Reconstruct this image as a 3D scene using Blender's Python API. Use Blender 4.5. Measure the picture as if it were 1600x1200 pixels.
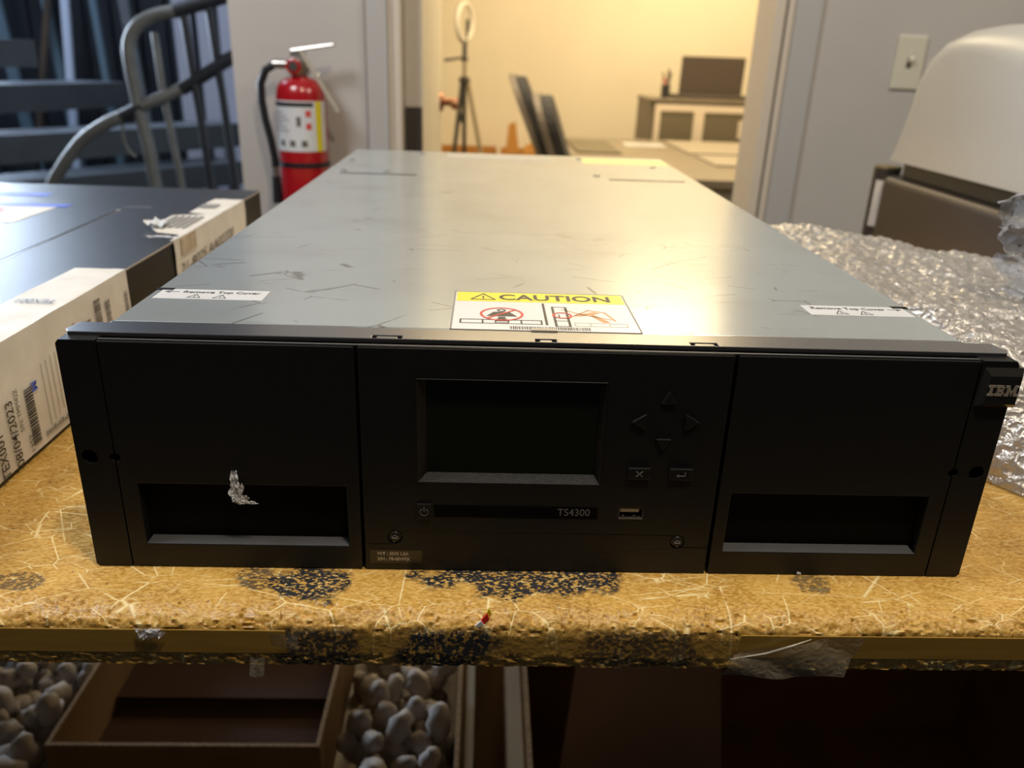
import bpy, bmesh, math, random
from mathutils import Vector, Matrix, noise
from mathutils.geometry import tessellate_polygon
random.seed(7)
SC = bpy.context.scene
for o in list(bpy.data.objects): bpy.data.objects.remove(o)
T = 0.92                      # height of the work table top above the floor
PI = math.pi

# ---------------------------------------------------------------- camera
cam_d = bpy.data.cameras.new('camera')
cam = bpy.data.objects.new('camera', cam_d); SC.collection.objects.link(cam)
cam_d.sensor_width = 36.0; cam_d.lens = 1255.7 * 36 / 1600
cam_d.clip_start = 0.01; cam_d.clip_end = 100
Rm = Matrix.Rotation(-0.0400668, 3, 'Z') @ Matrix.Rotation(1.1846765, 3, 'X') @ Matrix.Rotation(0.0369713, 3, 'Z')
cam.matrix_world = Matrix.Translation((-0.0325, -0.3759, 0.26585 + T)) @ Rm.to_4x4()
cam_d.dof.use_dof = True; cam_d.dof.focus_distance = 0.44; cam_d.dof.aperture_fstop = 8.0
SC.camera = cam

# ---------------------------------------------------------------- world, exposure
w = bpy.data.worlds.new('world'); SC.world = w; w.use_nodes = True
w.node_tree.nodes['Background'].inputs[0].default_value = (0.75, 0.85, 1.0, 1)
w.node_tree.nodes['Background'].inputs[1].default_value = 0.028
vs = SC.view_settings
vs.view_transform = 'Standard'; vs.look = 'None'; vs.gamma = 1; vs.use_curve_mapping = False
vs.exposure = 0.0
SC.display_settings.display_device = 'sRGB'

# ---------------------------------------------------------------- lights (positions relative to the table top height)
def light(name, kind, loc, energy, color, size=0.3, size_y=None, aim=None):
    d = bpy.data.lights.new(name, kind); d.energy = energy; d.color = color
    if kind == 'AREA':
        d.size = size
        if size_y: d.shape = 'RECTANGLE'; d.size_y = size_y
    else: d.shadow_soft_size = size
    o = bpy.data.objects.new(name, d); SC.collection.objects.link(o)
    o.location = Vector(loc) + Vector((0, 0, T))
    if aim: o.rotation_euler = (Vector(aim) + Vector((0, 0, T)) - o.location).to_track_quat('-Z', 'Y').to_euler()
    return o
light('bench_lamp', 'AREA', (0.30, -0.46, 1.72), 16, (1.0, 0.84, 0.62), 0.14, None, (0.0, 0.15, 0))
light('aisle_lamp', 'AREA', (-1.2, 0.0, 1.72), 31, (0.93, 0.95, 1.0), 0.6, None, (-0.4, 1.3, 0.3))
light('wall_fill_right', 'AREA', (1.6, 0.1, 1.72), 20, (1.0, 0.91, 0.78), 0.6, None, (1.1, 1.5, 0.3))  # added fill that brightens the right wall, not a known fixture
light('office_lamp', 'AREA', (0.3, 3.0, 1.66), 52, (1.0, 0.80, 0.50), 1.2, 0.6, (0.3, 3.2, 0))
light('office_lamp_rear', 'AREA', (1.25, 4.4, 1.70), 44, (1.0, 0.79, 0.46), 1.0, 0.6, (1.2, 4.6, 0))
light('dock_daylight', 'AREA', (-3.05, 3.7, 0.62), 130, (0.66, 0.80, 1.0), 1.2, 1.0, (-0.8, 0.9, 0.1))
light('dock_high_lamp', 'AREA', (-2.2, 2.6, 2.2), 36, (0.68, 0.80, 1.0), 1.2, 0.5, (-2.0, 4.2, 0))

# ---------------------------------------------------------------- materials
def mat(name, col, rough=0.5, metal=0.0, col2=None, nscale=20, bump=0.0, bscale=None, spec=None, trans=0.0, emis=None, coat=0.0, detail=4, contrast=(0.35, 0.65), stretch=None, alpha=None, bdist=0.002):
    m = bpy.data.materials.new(name); m.use_nodes = True
    N = m.node_tree.nodes; L = m.node_tree.links; b = N['Principled BSDF']
    b.inputs['Base Color'].default_value = (*col, 1)
    b.inputs['Roughness'].default_value = rough; b.inputs['Metallic'].default_value = metal
    if spec is not None: b.inputs['Specular IOR Level'].default_value = spec
    if trans: b.inputs['Transmission Weight'].default_value = trans
    if coat: b.inputs['Coat Weight'].default_value = coat
    if alpha is not None: b.inputs['Alpha'].default_value = alpha
    if emis: b.inputs['Emission Color'].default_value = (*emis[0], 1); b.inputs['Emission Strength'].default_value = emis[1]
    tc = N.new('ShaderNodeTexCoord'); mp = N.new('ShaderNodeMapping'); L.new(tc.outputs['Object'], mp.inputs[0])
    if stretch: mp.inputs['Scale'].default_value = stretch
    nz = N.new('ShaderNodeTexNoise'); nz.inputs['Scale'].default_value = nscale; nz.inputs['Detail'].default_value = detail
    L.new(mp.outputs[0], nz.inputs[0])
    if col2 is not None:
        r = N.new('ShaderNodeValToRGB'); r.color_ramp.elements[0].position = contrast[0]; r.color_ramp.elements[1].position = contrast[1]
        r.color_ramp.elements[0].color = (*col, 1); r.color_ramp.elements[1].color = (*col2, 1)
        L.new(nz.outputs['Fac'], r.inputs[0]); L.new(r.outputs[0], b.inputs['Base Color'])
    if bump:
        n2 = N.new('ShaderNodeTexNoise'); n2.inputs['Scale'].default_value = bscale or nscale; n2.inputs['Detail'].default_value = detail
        L.new(mp.outputs[0], n2.inputs[0])
        bp = N.new('ShaderNodeBump'); bp.inputs['Strength'].default_value = bump; bp.inputs['Distance'].default_value = bdist
        L.new(n2.outputs['Fac'], bp.inputs['Height']); L.new(bp.outputs[0], b.inputs['Normal'])
    return m
M = {}
M['plastic'] = mat('black_bezel_plastic', (0.0072, 0.0070, 0.0066), 0.50, bump=0.25, bscale=2500, bdist=0.0003, spec=0.35)
M['strip'] = mat('bezel_top_plastic', (0.050, 0.050, 0.055), 0.30, 0.30, bump=0.1, bscale=2500, bdist=0.0001, spec=1.0, coat=1.0)
M['strip'].node_tree.nodes['Principled BSDF'].inputs['Coat Roughness'].default_value = 0.28
M['sill'] = mat('display_sill_plastic', (0.016, 0.0165, 0.016), 0.5, bump=1.0, bscale=1600, bdist=0.0006)
M['shaded_card'] = mat('shaded_brown_cardboard', (0.055, 0.020, 0.008), 0.9, col2=(0.042, 0.015, 0.006), nscale=8)  # cardboard darkened so its colour carries the shade inside the cartons
M['lip'] = mat('lit_bezel_plastic', (0.060, 0.062, 0.068), 0.45, bump=0.5, bscale=1800, bdist=0.0004)  # bezel plastic made lighter: light on the lips is in the colour
M['cavity'] = mat('cavity_black', (0.002, 0.002, 0.002), 0.7, spec=0.1)
M['screen'] = mat('lcd_glass', (0.0085, 0.0095, 0.0045), 0.22, spec=0.35)
M['gloss'] = mat('gloss_black_strip', (0.002, 0.002, 0.002), 0.3, spec=0.2)
M['glyph'] = mat('printed_grey', (0.17, 0.17, 0.165), 0.6)
M['logo'] = mat('logo_silver', (0.42, 0.36, 0.29), 0.5)
M['badge'] = mat('badge_gloss', (0.016, 0.015, 0.013), 0.22)
M['usbmetal'] = mat('usb_metal', (0.35, 0.27, 0.16), 0.4, 0.6)
M['usbins'] = mat('usb_tongue', (0.30, 0.23, 0.14), 0.6)
M['label_w'] = mat('label_white', (0.70, 0.71, 0.72), 0.28, col2=(0.65, 0.66, 0.67), nscale=30)
M['paper'] = mat('box_label_paper', (0.72, 0.68, 0.60), 0.6, col2=(0.64, 0.60, 0.53), nscale=35, bump=0.3, bscale=60)
M['paper_scuff'] = mat('scuffed_label_paper', (0.62, 0.53, 0.40), 0.7, col2=(0.40, 0.32, 0.22), nscale=120)
M['ink'] = mat('ink_black', (0.018, 0.018, 0.02), 0.5)
M['ink_grey'] = mat('ink_grey', (0.25, 0.24, 0.23), 0.6)
M['ink_red'] = mat('ink_red', (0.62, 0.05, 0.04), 0.5)
M['ink_orange'] = mat('ink_orange', (0.62, 0.30, 0.12), 0.5)
M['ink_blue'] = mat('ink_blue', (0.05, 0.10, 0.55), 0.5)
M['yellow'] = mat('label_yellow', (0.80, 0.68, 0.01), 0.30)
M['yellow_pale'] = mat('label_pale_yellow', (0.85, 0.74, 0.25), 0.45)
M['tape_beige'] = mat('aged_label', (0.44, 0.40, 0.32), 0.45)
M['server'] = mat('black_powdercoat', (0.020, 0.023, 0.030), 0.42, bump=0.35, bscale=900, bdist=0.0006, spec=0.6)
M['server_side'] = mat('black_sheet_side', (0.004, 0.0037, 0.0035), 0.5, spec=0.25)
M['edge_worn'] = mat('worn_sheet_edge', (0.45, 0.36, 0.25), 0.5, 0.3)
M['wall'] = mat('painted_drywall_grey', (0.53, 0.50, 0.46), 0.75, col2=(0.49, 0.465, 0.43), nscale=3, bump=0.15, bscale=250)
M['wall_white'] = mat('painted_drywall_light', (0.58, 0.55, 0.51), 0.75, col2=(0.53, 0.50, 0.46), nscale=3, bump=0.15, bscale=250)
M['casing'] = mat('painted_casing', (0.46, 0.45, 0.43), 0.5)
M['casing_tan'] = mat('cream_jamb_paint', (0.66, 0.58, 0.47), 0.5)
M['office_wall'] = mat('cream_office_paint', (0.84, 0.76, 0.60), 0.8, col2=(0.80, 0.72, 0.57), nscale=2)
M['ceil'] = mat('ceiling_white', (0.72, 0.70, 0.66), 0.9, col2=(0.68, 0.66, 0.62), nscale=8)
M['floor'] = mat('concrete_floor', (0.045, 0.043, 0.041), 0.6, col2=(0.03, 0.029, 0.028), nscale=6)
M['corr'] = mat('dark_blue_grey_panel', (0.040, 0.050, 0.066), 0.55, col2=(0.028, 0.035, 0.048), nscale=4, metal=0.2)
M['door'] = mat('cream_door_paint', (0.82, 0.76, 0.62), 0.5)
M['door_edge'] = mat('grey_door_edge', (0.68, 0.62, 0.54), 0.55)
M['plate_dark'] = mat('dark_bronze_plate', (0.085, 0.078, 0.07), 0.5, 0.5)
M['brass'] = mat('aged_brass', (0.33, 0.14, 0.07), 0.4, 0.7)
M['ivory'] = mat('ivory_plastic', (0.66, 0.63, 0.50), 0.35)
M['slotdark'] = mat('dark_slot', (0.12, 0.10, 0.08), 0.6)
M['red'] = mat('extinguisher_red', (0.38, 0.007, 0.012), 0.25, coat=0.5)
M['rubber'] = mat('black_rubber', (0.010, 0.011, 0.014), 0.45)
M['steel'] = mat('brushed_steel', (0.52, 0.50, 0.46), 0.32, 0.9, col2=(0.42, 0.40, 0.37), nscale=60)
M['rail'] = mat('galvanised_rail', (0.17, 0.165, 0.145), 0.48, 0.40, col2=(0.125, 0.122, 0.108), nscale=14)
M['rail_dark'] = mat('black_rail_paint', (0.014, 0.014, 0.016), 0.5)
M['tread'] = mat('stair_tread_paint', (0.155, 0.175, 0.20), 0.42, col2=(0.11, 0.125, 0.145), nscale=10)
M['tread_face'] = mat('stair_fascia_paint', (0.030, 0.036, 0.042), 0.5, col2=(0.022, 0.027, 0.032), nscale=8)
M['pale_panel'] = mat('pale_lavender_panel', (0.42, 0.43, 0.52), 0.6)
M['pale_beam'] = mat('pale_blue_beam', (0.60, 0.70, 0.90), 0.5)
M['blue_beam'] = mat('slate_blue_beam', (0.12, 0.19, 0.25), 0.5)
M['brown_board'] = mat('brown_board', (0.10, 0.07, 0.05), 0.7, col2=(0.06, 0.045, 0.035), nscale=9)
M['charcoal'] = mat('charcoal_fabric', (0.035, 0.035, 0.038), 0.8, bump=0.3, bscale=300)
M['chair_shell'] = mat('taupe_chair_shell', (0.17, 0.145, 0.125), 0.55)
M['ctable'] = mat('taupe_laminate', (0.27, 0.225, 0.165), 0.45, col2=(0.24, 0.20, 0.15), nscale=3)
M['mat_light'] = mat('light_desk_pad', (0.38, 0.33, 0.26), 0.6)
M['mat_dark'] = mat('olive_desk_pad', (0.17, 0.145, 0.095), 0.6)
M['cab'] = mat('cabinet_taupe', (0.20, 0.165, 0.12), 0.5)
M['cab_frame'] = mat('cabinet_cream_frame', (0.78, 0.67, 0.55), 0.45)
M['tambour'] = mat('tambour_olive', (0.20, 0.17, 0.115), 0.5)
M['monitor'] = mat('monitor_brown_black', (0.085, 0.065, 0.055), 0.5)
M['ring'] = mat('ring_diffuser', (0.85, 0.80, 0.70), 0.4)
M['tripod'] = mat('tripod_grey', (0.045, 0.042, 0.036), 0.45)
M['tripod_lite'] = mat('tripod_leg_tan', (0.34, 0.28, 0.19), 0.45, 0.3)
M['cardboard'] = mat('kraft_cardboard', (0.27, 0.165, 0.07), 0.85, col2=(0.22, 0.13, 0.055), nscale=12, bump=0.2, bscale=200)
M['cardboard_o'] = mat('orange_kraft_cardboard', (0.52, 0.24, 0.05), 0.85, col2=(0.46, 0.21, 0.045), nscale=8)
M['card_edge'] = mat('cut_cardboard_edge', (0.50, 0.33, 0.17), 0.9, col2=(0.30, 0.19, 0.09), nscale=300, contrast=(0.4, 0.6))
M['foam'] = mat('foam_peanut', (0.52, 0.46, 0.40), 0.75, bump=0.4, bscale=180, bdist=0.002)
M['hood'] = mat('off_white_hood', (0.54, 0.52, 0.46), 0.38, col2=(0.51, 0.49, 0.43), nscale=5)
M['bronze'] = mat('dark_bronze_body', (0.075, 0.058, 0.048), 0.36, 0.35, col2=(0.060, 0.048, 0.042), nscale=6)
M['bronze_dark'] = mat('near_black_ledge', (0.016, 0.015, 0.014), 0.25)
M['brass_cap'] = mat('dull_gold_cap', (0.33, 0.26, 0.13), 0.45, 0.4)
M['tapewhite'] = mat('torn_tape', (0.85, 0.85, 0.85), 0.3, alpha=0.75)
M['crumb_red'] = mat('red_plastic_crumb', (0.75, 0.03, 0.02), 0.4)
M['crumb_white'] = mat('white_plastic_crumb', (0.75, 0.74, 0.75), 0.4)

def nodes_of(m): return m.node_tree.nodes, m.node_tree.links, m.node_tree.nodes['Principled BSDF']
# galvanised top cover: low-frequency sheen changes and hairline scratches
def cover_material():
    m = mat('galvanised_cover', (0.49, 0.54, 0.555), 0.22, 0.55)
    N, L, b = nodes_of(m)
    tc = N.new('ShaderNodeTexCoord')
    n1 = N.new('ShaderNodeTexNoise'); n1.inputs['Scale'].default_value = 9; n1.inputs['Detail'].default_value = 6; L.new(tc.outputs['Object'], n1.inputs[0])
    mr = N.new('ShaderNodeMapRange'); mr.inputs['To Min'].default_value = 0.18; mr.inputs['To Max'].default_value = 0.25; L.new(n1.outputs['Fac'], mr.inputs[0])
    L.new(mr.outputs[0], b.inputs['Roughness'])
    mp = N.new('ShaderNodeMapping'); mp.inputs['Rotation'].default_value = (0, 0, 0.5); mp.inputs['Scale'].default_value = (3, 90, 1); L.new(tc.outputs['Object'], mp.inputs[0])
    n2 = N.new('ShaderNodeTexNoise'); n2.inputs['Scale'].default_value = 3; n2.inputs['Detail'].default_value = 2; L.new(mp.outputs[0], n2.inputs[0])
    r = N.new('ShaderNodeValToRGB'); r.color_ramp.elements[0].position = 0.71; r.color_ramp.elements[0].color = (0, 0, 0, 1); r.color_ramp.elements[1].position = 0.76
    L.new(n2.outputs['Fac'], r.inputs[0])
    n3 = N.new('ShaderNodeTexNoise'); n3.inputs['Scale'].default_value = 14; n3.inputs['Detail'].default_value = 3; L.new(tc.outputs['Object'], n3.inputs[0])
    mx = N.new('ShaderNodeMixRGB'); mx.inputs[1].default_value = (0.49, 0.54, 0.555, 1); mx.inputs[2].default_value = (0.45, 0.49, 0.50, 1)
    mr3 = N.new('ShaderNodeMapRange'); mr3.inputs['From Min'].default_value = 0.45; mr3.inputs['From Max'].default_value = 0.7; L.new(n3.outputs['Fac'], mr3.inputs[0]); L.new(mr3.outputs[0], mx.inputs[0])
    mx2 = N.new('ShaderNodeMixRGB'); L.new(mx.outputs[0], mx2.inputs[1]); mx2.inputs[2].default_value = (0.33, 0.33, 0.31, 1); L.new(r.outputs[0], mx2.inputs[0])
    last = mx2.outputs[0]
    for sc, rot, wd, g0 in ((10, 0.5, 0.010, 0.57), (17, 1.3, 0.014, 0.58)):
        mp = N.new('ShaderNodeMapping'); L.new(tc.outputs['Object'], mp.inputs[0]); mp.inputs['Scale'].default_value = (1, 1.8, 0.05); mp.inputs['Rotation'].default_value = (0, 0, rot)
        vo = N.new('ShaderNodeTexVoronoi'); vo.feature = 'DISTANCE_TO_EDGE'; vo.inputs['Scale'].default_value = sc; L.new(mp.outputs[0], vo.inputs['Vector'])
        r1 = N.new('ShaderNodeValToRGB'); r1.color_ramp.elements[0].position = wd * 0.2; r1.color_ramp.elements[0].color = (1, 1, 1, 1); r1.color_ramp.elements[1].position = wd; r1.color_ramp.elements[1].color = (0, 0, 0, 1); L.new(vo.outputs['Distance'], r1.inputs[0])
        ng = N.new('ShaderNodeTexNoise'); ng.inputs['Scale'].default_value = 12 + sc; L.new(tc.outputs['Object'], ng.inputs[0])
        r2 = N.new('ShaderNodeValToRGB'); r2.color_ramp.elements[0].position = g0; r2.color_ramp.elements[1].position = g0 + 0.04; L.new(ng.outputs['Fac'], r2.inputs[0])
        ml = N.new('ShaderNodeMath'); ml.operation = 'MULTIPLY'; L.new(r1.outputs[0], ml.inputs[0]); L.new(r2.outputs[0], ml.inputs[1])
        mm = N.new('ShaderNodeMixRGB'); L.new(ml.outputs[0], mm.inputs[0]); L.new(last, mm.inputs[1]); mm.inputs[2].default_value = (0.22, 0.22, 0.21, 1); last = mm.outputs[0]
    L.new(last, b.inputs['Base Color'])
    return m
M['cover'] = cover_material()

# worn particle-board table top: fibres, pale scratches, ink-dark stains at fixed spots
def table_material():
    m = mat('worn_particle_board', (0.5, 0.3, 0.06), 0.42)
    N, L, b = nodes_of(m)
    tc = N.new('ShaderNodeTexCoord')
    def noi(scale, det=4, stretch=None, rot=0, dist=0.0):
        mp = N.new('ShaderNodeMapping'); L.new(tc.outputs['Object'], mp.inputs[0])
        if stretch: mp.inputs['Scale'].default_value = stretch
        mp.inputs['Rotation'].default_value = (0, 0, rot)
        n = N.new('ShaderNodeTexNoise'); n.inputs['Scale'].default_value = scale; n.inputs['Detail'].default_value = det; n.inputs['Distortion'].default_value = dist
        L.new(mp.outputs[0], n.inputs[0]); return n.outputs['Fac']
    def ramp(src, a, b_, c0=(0, 0, 0, 1), c1=(1, 1, 1, 1)):
        r = N.new('ShaderNodeValToRGB'); r.color_ramp.elements[0].position = a; r.color_ramp.elements[1].position = b_
        r.color_ramp.elements[0].color = c0; r.color_ramp.elements[1].color = c1; L.new(src, r.inputs[0]); return r.outputs[0]
    def mix(f, a, c):
        x = N.new('ShaderNodeMixRGB'); L.new(f, x.inputs[0])
        if isinstance(a, tuple): x.inputs[1].default_value = a
        else: L.new(a, x.inputs[1])
        if isinstance(c, tuple): x.inputs[2].default_value = c
        else: L.new(c, x.inputs[2])
        return x.outputs[0]
    def mth(op, a, c):
        x = N.new('ShaderNodeMath'); x.operation = op
        for i, v in enumerate((a, c)):
            if isinstance(v, (int, float)): x.inputs[i].default_value = v
            else: L.new(v, x.inputs[i])
        return x.outputs[0]
    sep0 = N.new('ShaderNodeSeparateXYZ'); L.new(tc.outputs['Object'], sep0.inputs[0])
    basec = ramp(noi(34, 7), 0.30, 0.70, (0.31, 0.14, 0.014, 1), (0.56, 0.31, 0.055, 1))
    fib = ramp(noi(420, 3, (1, 2.2, 1), 0.4), 0.38, 0.62)
    c = mix(fib, basec, (0.78, 0.51, 0.15, 1))
    x = N.new('ShaderNodeMixRGB'); x.inputs[0].default_value = 0.70; L.new(basec, x.inputs[1]); L.new(c, x.inputs[2]); c = x.outputs[0]
    spk = ramp(noi(300, 2, None, 0), 0.70, 0.75); c = mix(spk, c, (0.16, 0.09, 0.03, 1))
    face = mth('MULTIPLY', ramp(sep0.outputs[2], T - 0.0245, T - 0.0225), ramp(sep0.outputs[2], T - 0.0085, T - 0.0070, (1, 1, 1, 1), (0, 0, 0, 1)))
    c = mix(mth('MULTIPLY', face, 0.8), c, (0.30, 0.175, 0.035, 1))
    # pale knife scratches: straight hairlines between large stretched cells, broken up by a coarse mask
    for sc, rot, st, wd, g0 in ((9, 0.3, (1, 2.6, 1), 0.010, 0.49), (13, 1.9, (1, 2.2, 1), 0.016, 0.48), (24, -0.6, (1, 1.6, 1), 0.030, 0.50), (40, 0.9, (1, 2.4, 1), 0.045, 0.52)):
        mp = N.new('ShaderNodeMapping'); L.new(tc.outputs['Object'], mp.inputs[0]); mp.inputs['Scale'].default_value = (st[0], st[1], 0.05); mp.inputs['Rotation'].default_value = (0, 0, rot); mp.inputs['Location'].default_value = (sc * 0.37, rot, 0)
        vo = N.new('ShaderNodeTexVoronoi'); vo.feature = 'DISTANCE_TO_EDGE'; vo.inputs['Scale'].default_value = sc; L.new(mp.outputs[0], vo.inputs['Vector'])
        ln = ramp(vo.outputs['Distance'], wd * 0.12, wd * 0.45, (1, 1, 1, 1), (0, 0, 0, 1))
        gate = ramp(noi(16 + sc, 4), g0 - 0.02, g0 + 0.06)
        c = mix(mth('MULTIPLY', mth('MULTIPLY', ln, mth('MULTIPLY', gate, mth('SUBTRACT', 1.0, mth('MULTIPLY', face, 0.75)))), 0.8), c, (0.95, 0.80, 0.42, 1))
    sep = N.new('ShaderNodeSeparateXYZ'); L.new(tc.outputs['Object'], sep.inputs[0])
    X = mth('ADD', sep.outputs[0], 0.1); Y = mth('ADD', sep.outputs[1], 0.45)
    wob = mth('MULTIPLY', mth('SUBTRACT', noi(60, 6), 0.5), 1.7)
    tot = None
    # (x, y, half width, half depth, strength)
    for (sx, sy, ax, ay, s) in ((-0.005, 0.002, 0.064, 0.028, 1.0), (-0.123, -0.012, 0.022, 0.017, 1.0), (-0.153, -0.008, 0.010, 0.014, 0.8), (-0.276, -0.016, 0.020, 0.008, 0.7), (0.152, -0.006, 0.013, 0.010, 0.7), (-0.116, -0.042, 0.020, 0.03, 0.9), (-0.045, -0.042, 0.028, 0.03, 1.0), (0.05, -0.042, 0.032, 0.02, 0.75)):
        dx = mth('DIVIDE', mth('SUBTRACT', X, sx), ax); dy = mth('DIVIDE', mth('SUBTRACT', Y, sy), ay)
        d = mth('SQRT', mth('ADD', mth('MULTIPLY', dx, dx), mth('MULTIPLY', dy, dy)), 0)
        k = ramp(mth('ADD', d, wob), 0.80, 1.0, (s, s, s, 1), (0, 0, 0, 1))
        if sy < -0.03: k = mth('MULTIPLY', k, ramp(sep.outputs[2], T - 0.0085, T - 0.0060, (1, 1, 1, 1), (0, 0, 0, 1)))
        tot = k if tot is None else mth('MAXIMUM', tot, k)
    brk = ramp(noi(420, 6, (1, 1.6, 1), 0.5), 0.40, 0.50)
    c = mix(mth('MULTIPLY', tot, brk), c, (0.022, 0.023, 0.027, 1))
    L.new(c, b.inputs['Base Color'])
    bp = N.new('ShaderNodeBump'); bp.inputs['Strength'].default_value = 0.7; bp.inputs['Distance'].default_value = 0.0012
    L.new(mth('ADD', noi(260, 5), mth('MULTIPLY', noi(40, 3), 0.6)), bp.inputs['Height']); L.new(bp.outputs[0], b.inputs['Normal'])
    r = ramp(noi(60, 4), 0.3, 0.7, (0.32, 0.32, 0.32, 1), (0.60, 0.60, 0.60, 1)); L.new(r, b.inputs['Roughness'])
    return m
M['table'] = table_material()
M['edge_tape'] = mat('yellowed_clear_tape', (0.32, 0.19, 0.035), 0.30, col2=(0.27, 0.155, 0.028), nscale=25, stretch=(1, 1, 12))
def film_material(name, col, rough, clear, bumps):
    m = mat(name, col, rough)
    N, L, b = nodes_of(m)
    out = N['Material Output']
    tr = N.new('ShaderNodeBsdfTransparent'); mx = N.new('ShaderNodeMixShader')
    mx.inputs[0].default_value = 1 - clear; L.new(tr.outputs[0], mx.inputs[1]); L.new(b.outputs[0], mx.inputs[2]); L.new(mx.outputs[0], out.inputs[0])
    tc = N.new('ShaderNodeTexCoord'); last = None
    for kind, sc, st, di in bumps:
        if kind == 'v':
            t = N.new('ShaderNodeTexVoronoi'); t.inputs['Scale'].default_value = sc; o = t.outputs['Distance']
        else:
            t = N.new('ShaderNodeTexNoise'); t.inputs['Scale'].default_value = sc; t.inputs['Detail'].default_value = 3; t.inputs['Distortion'].default_value = 1.0; o = t.outputs['Fac']
        L.new(tc.outputs['Object'], t.inputs[0])
        bp = N.new('ShaderNodeBump'); bp.inputs['Strength'].default_value = st; bp.inputs['Distance'].default_value = di
        L.new(o, bp.inputs['Height'])
        if last: L.new(last, bp.inputs['Normal'])
        last = bp.outputs[0]
    L.new(last, b.inputs['Normal'])
    return m
M['wrap'] = film_material('bubble_wrap_film', (0.62, 0.61, 0.59), 0.14, 0.22, (('v', 120, 1.0, 0.0022), ('n', 90, 1.0, 0.0040), ('n', 240, 0.8, 0.0012)))
M['wrap'].node_tree.nodes['Principled BSDF'].inputs['Metallic'].default_value = 0.55
M['film'] = film_material('clear_crinkled_film', (0.48, 0.50, 0.53), 0.10, 0.48, (('n', 60, 1.0, 0.006), ('n', 150, 1.0, 0.003)))
M['cling'] = film_material('clear_tape_film', (0.45, 0.40, 0.30), 0.15, 0.62, (('n', 120, 0.6, 0.003),))

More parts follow.
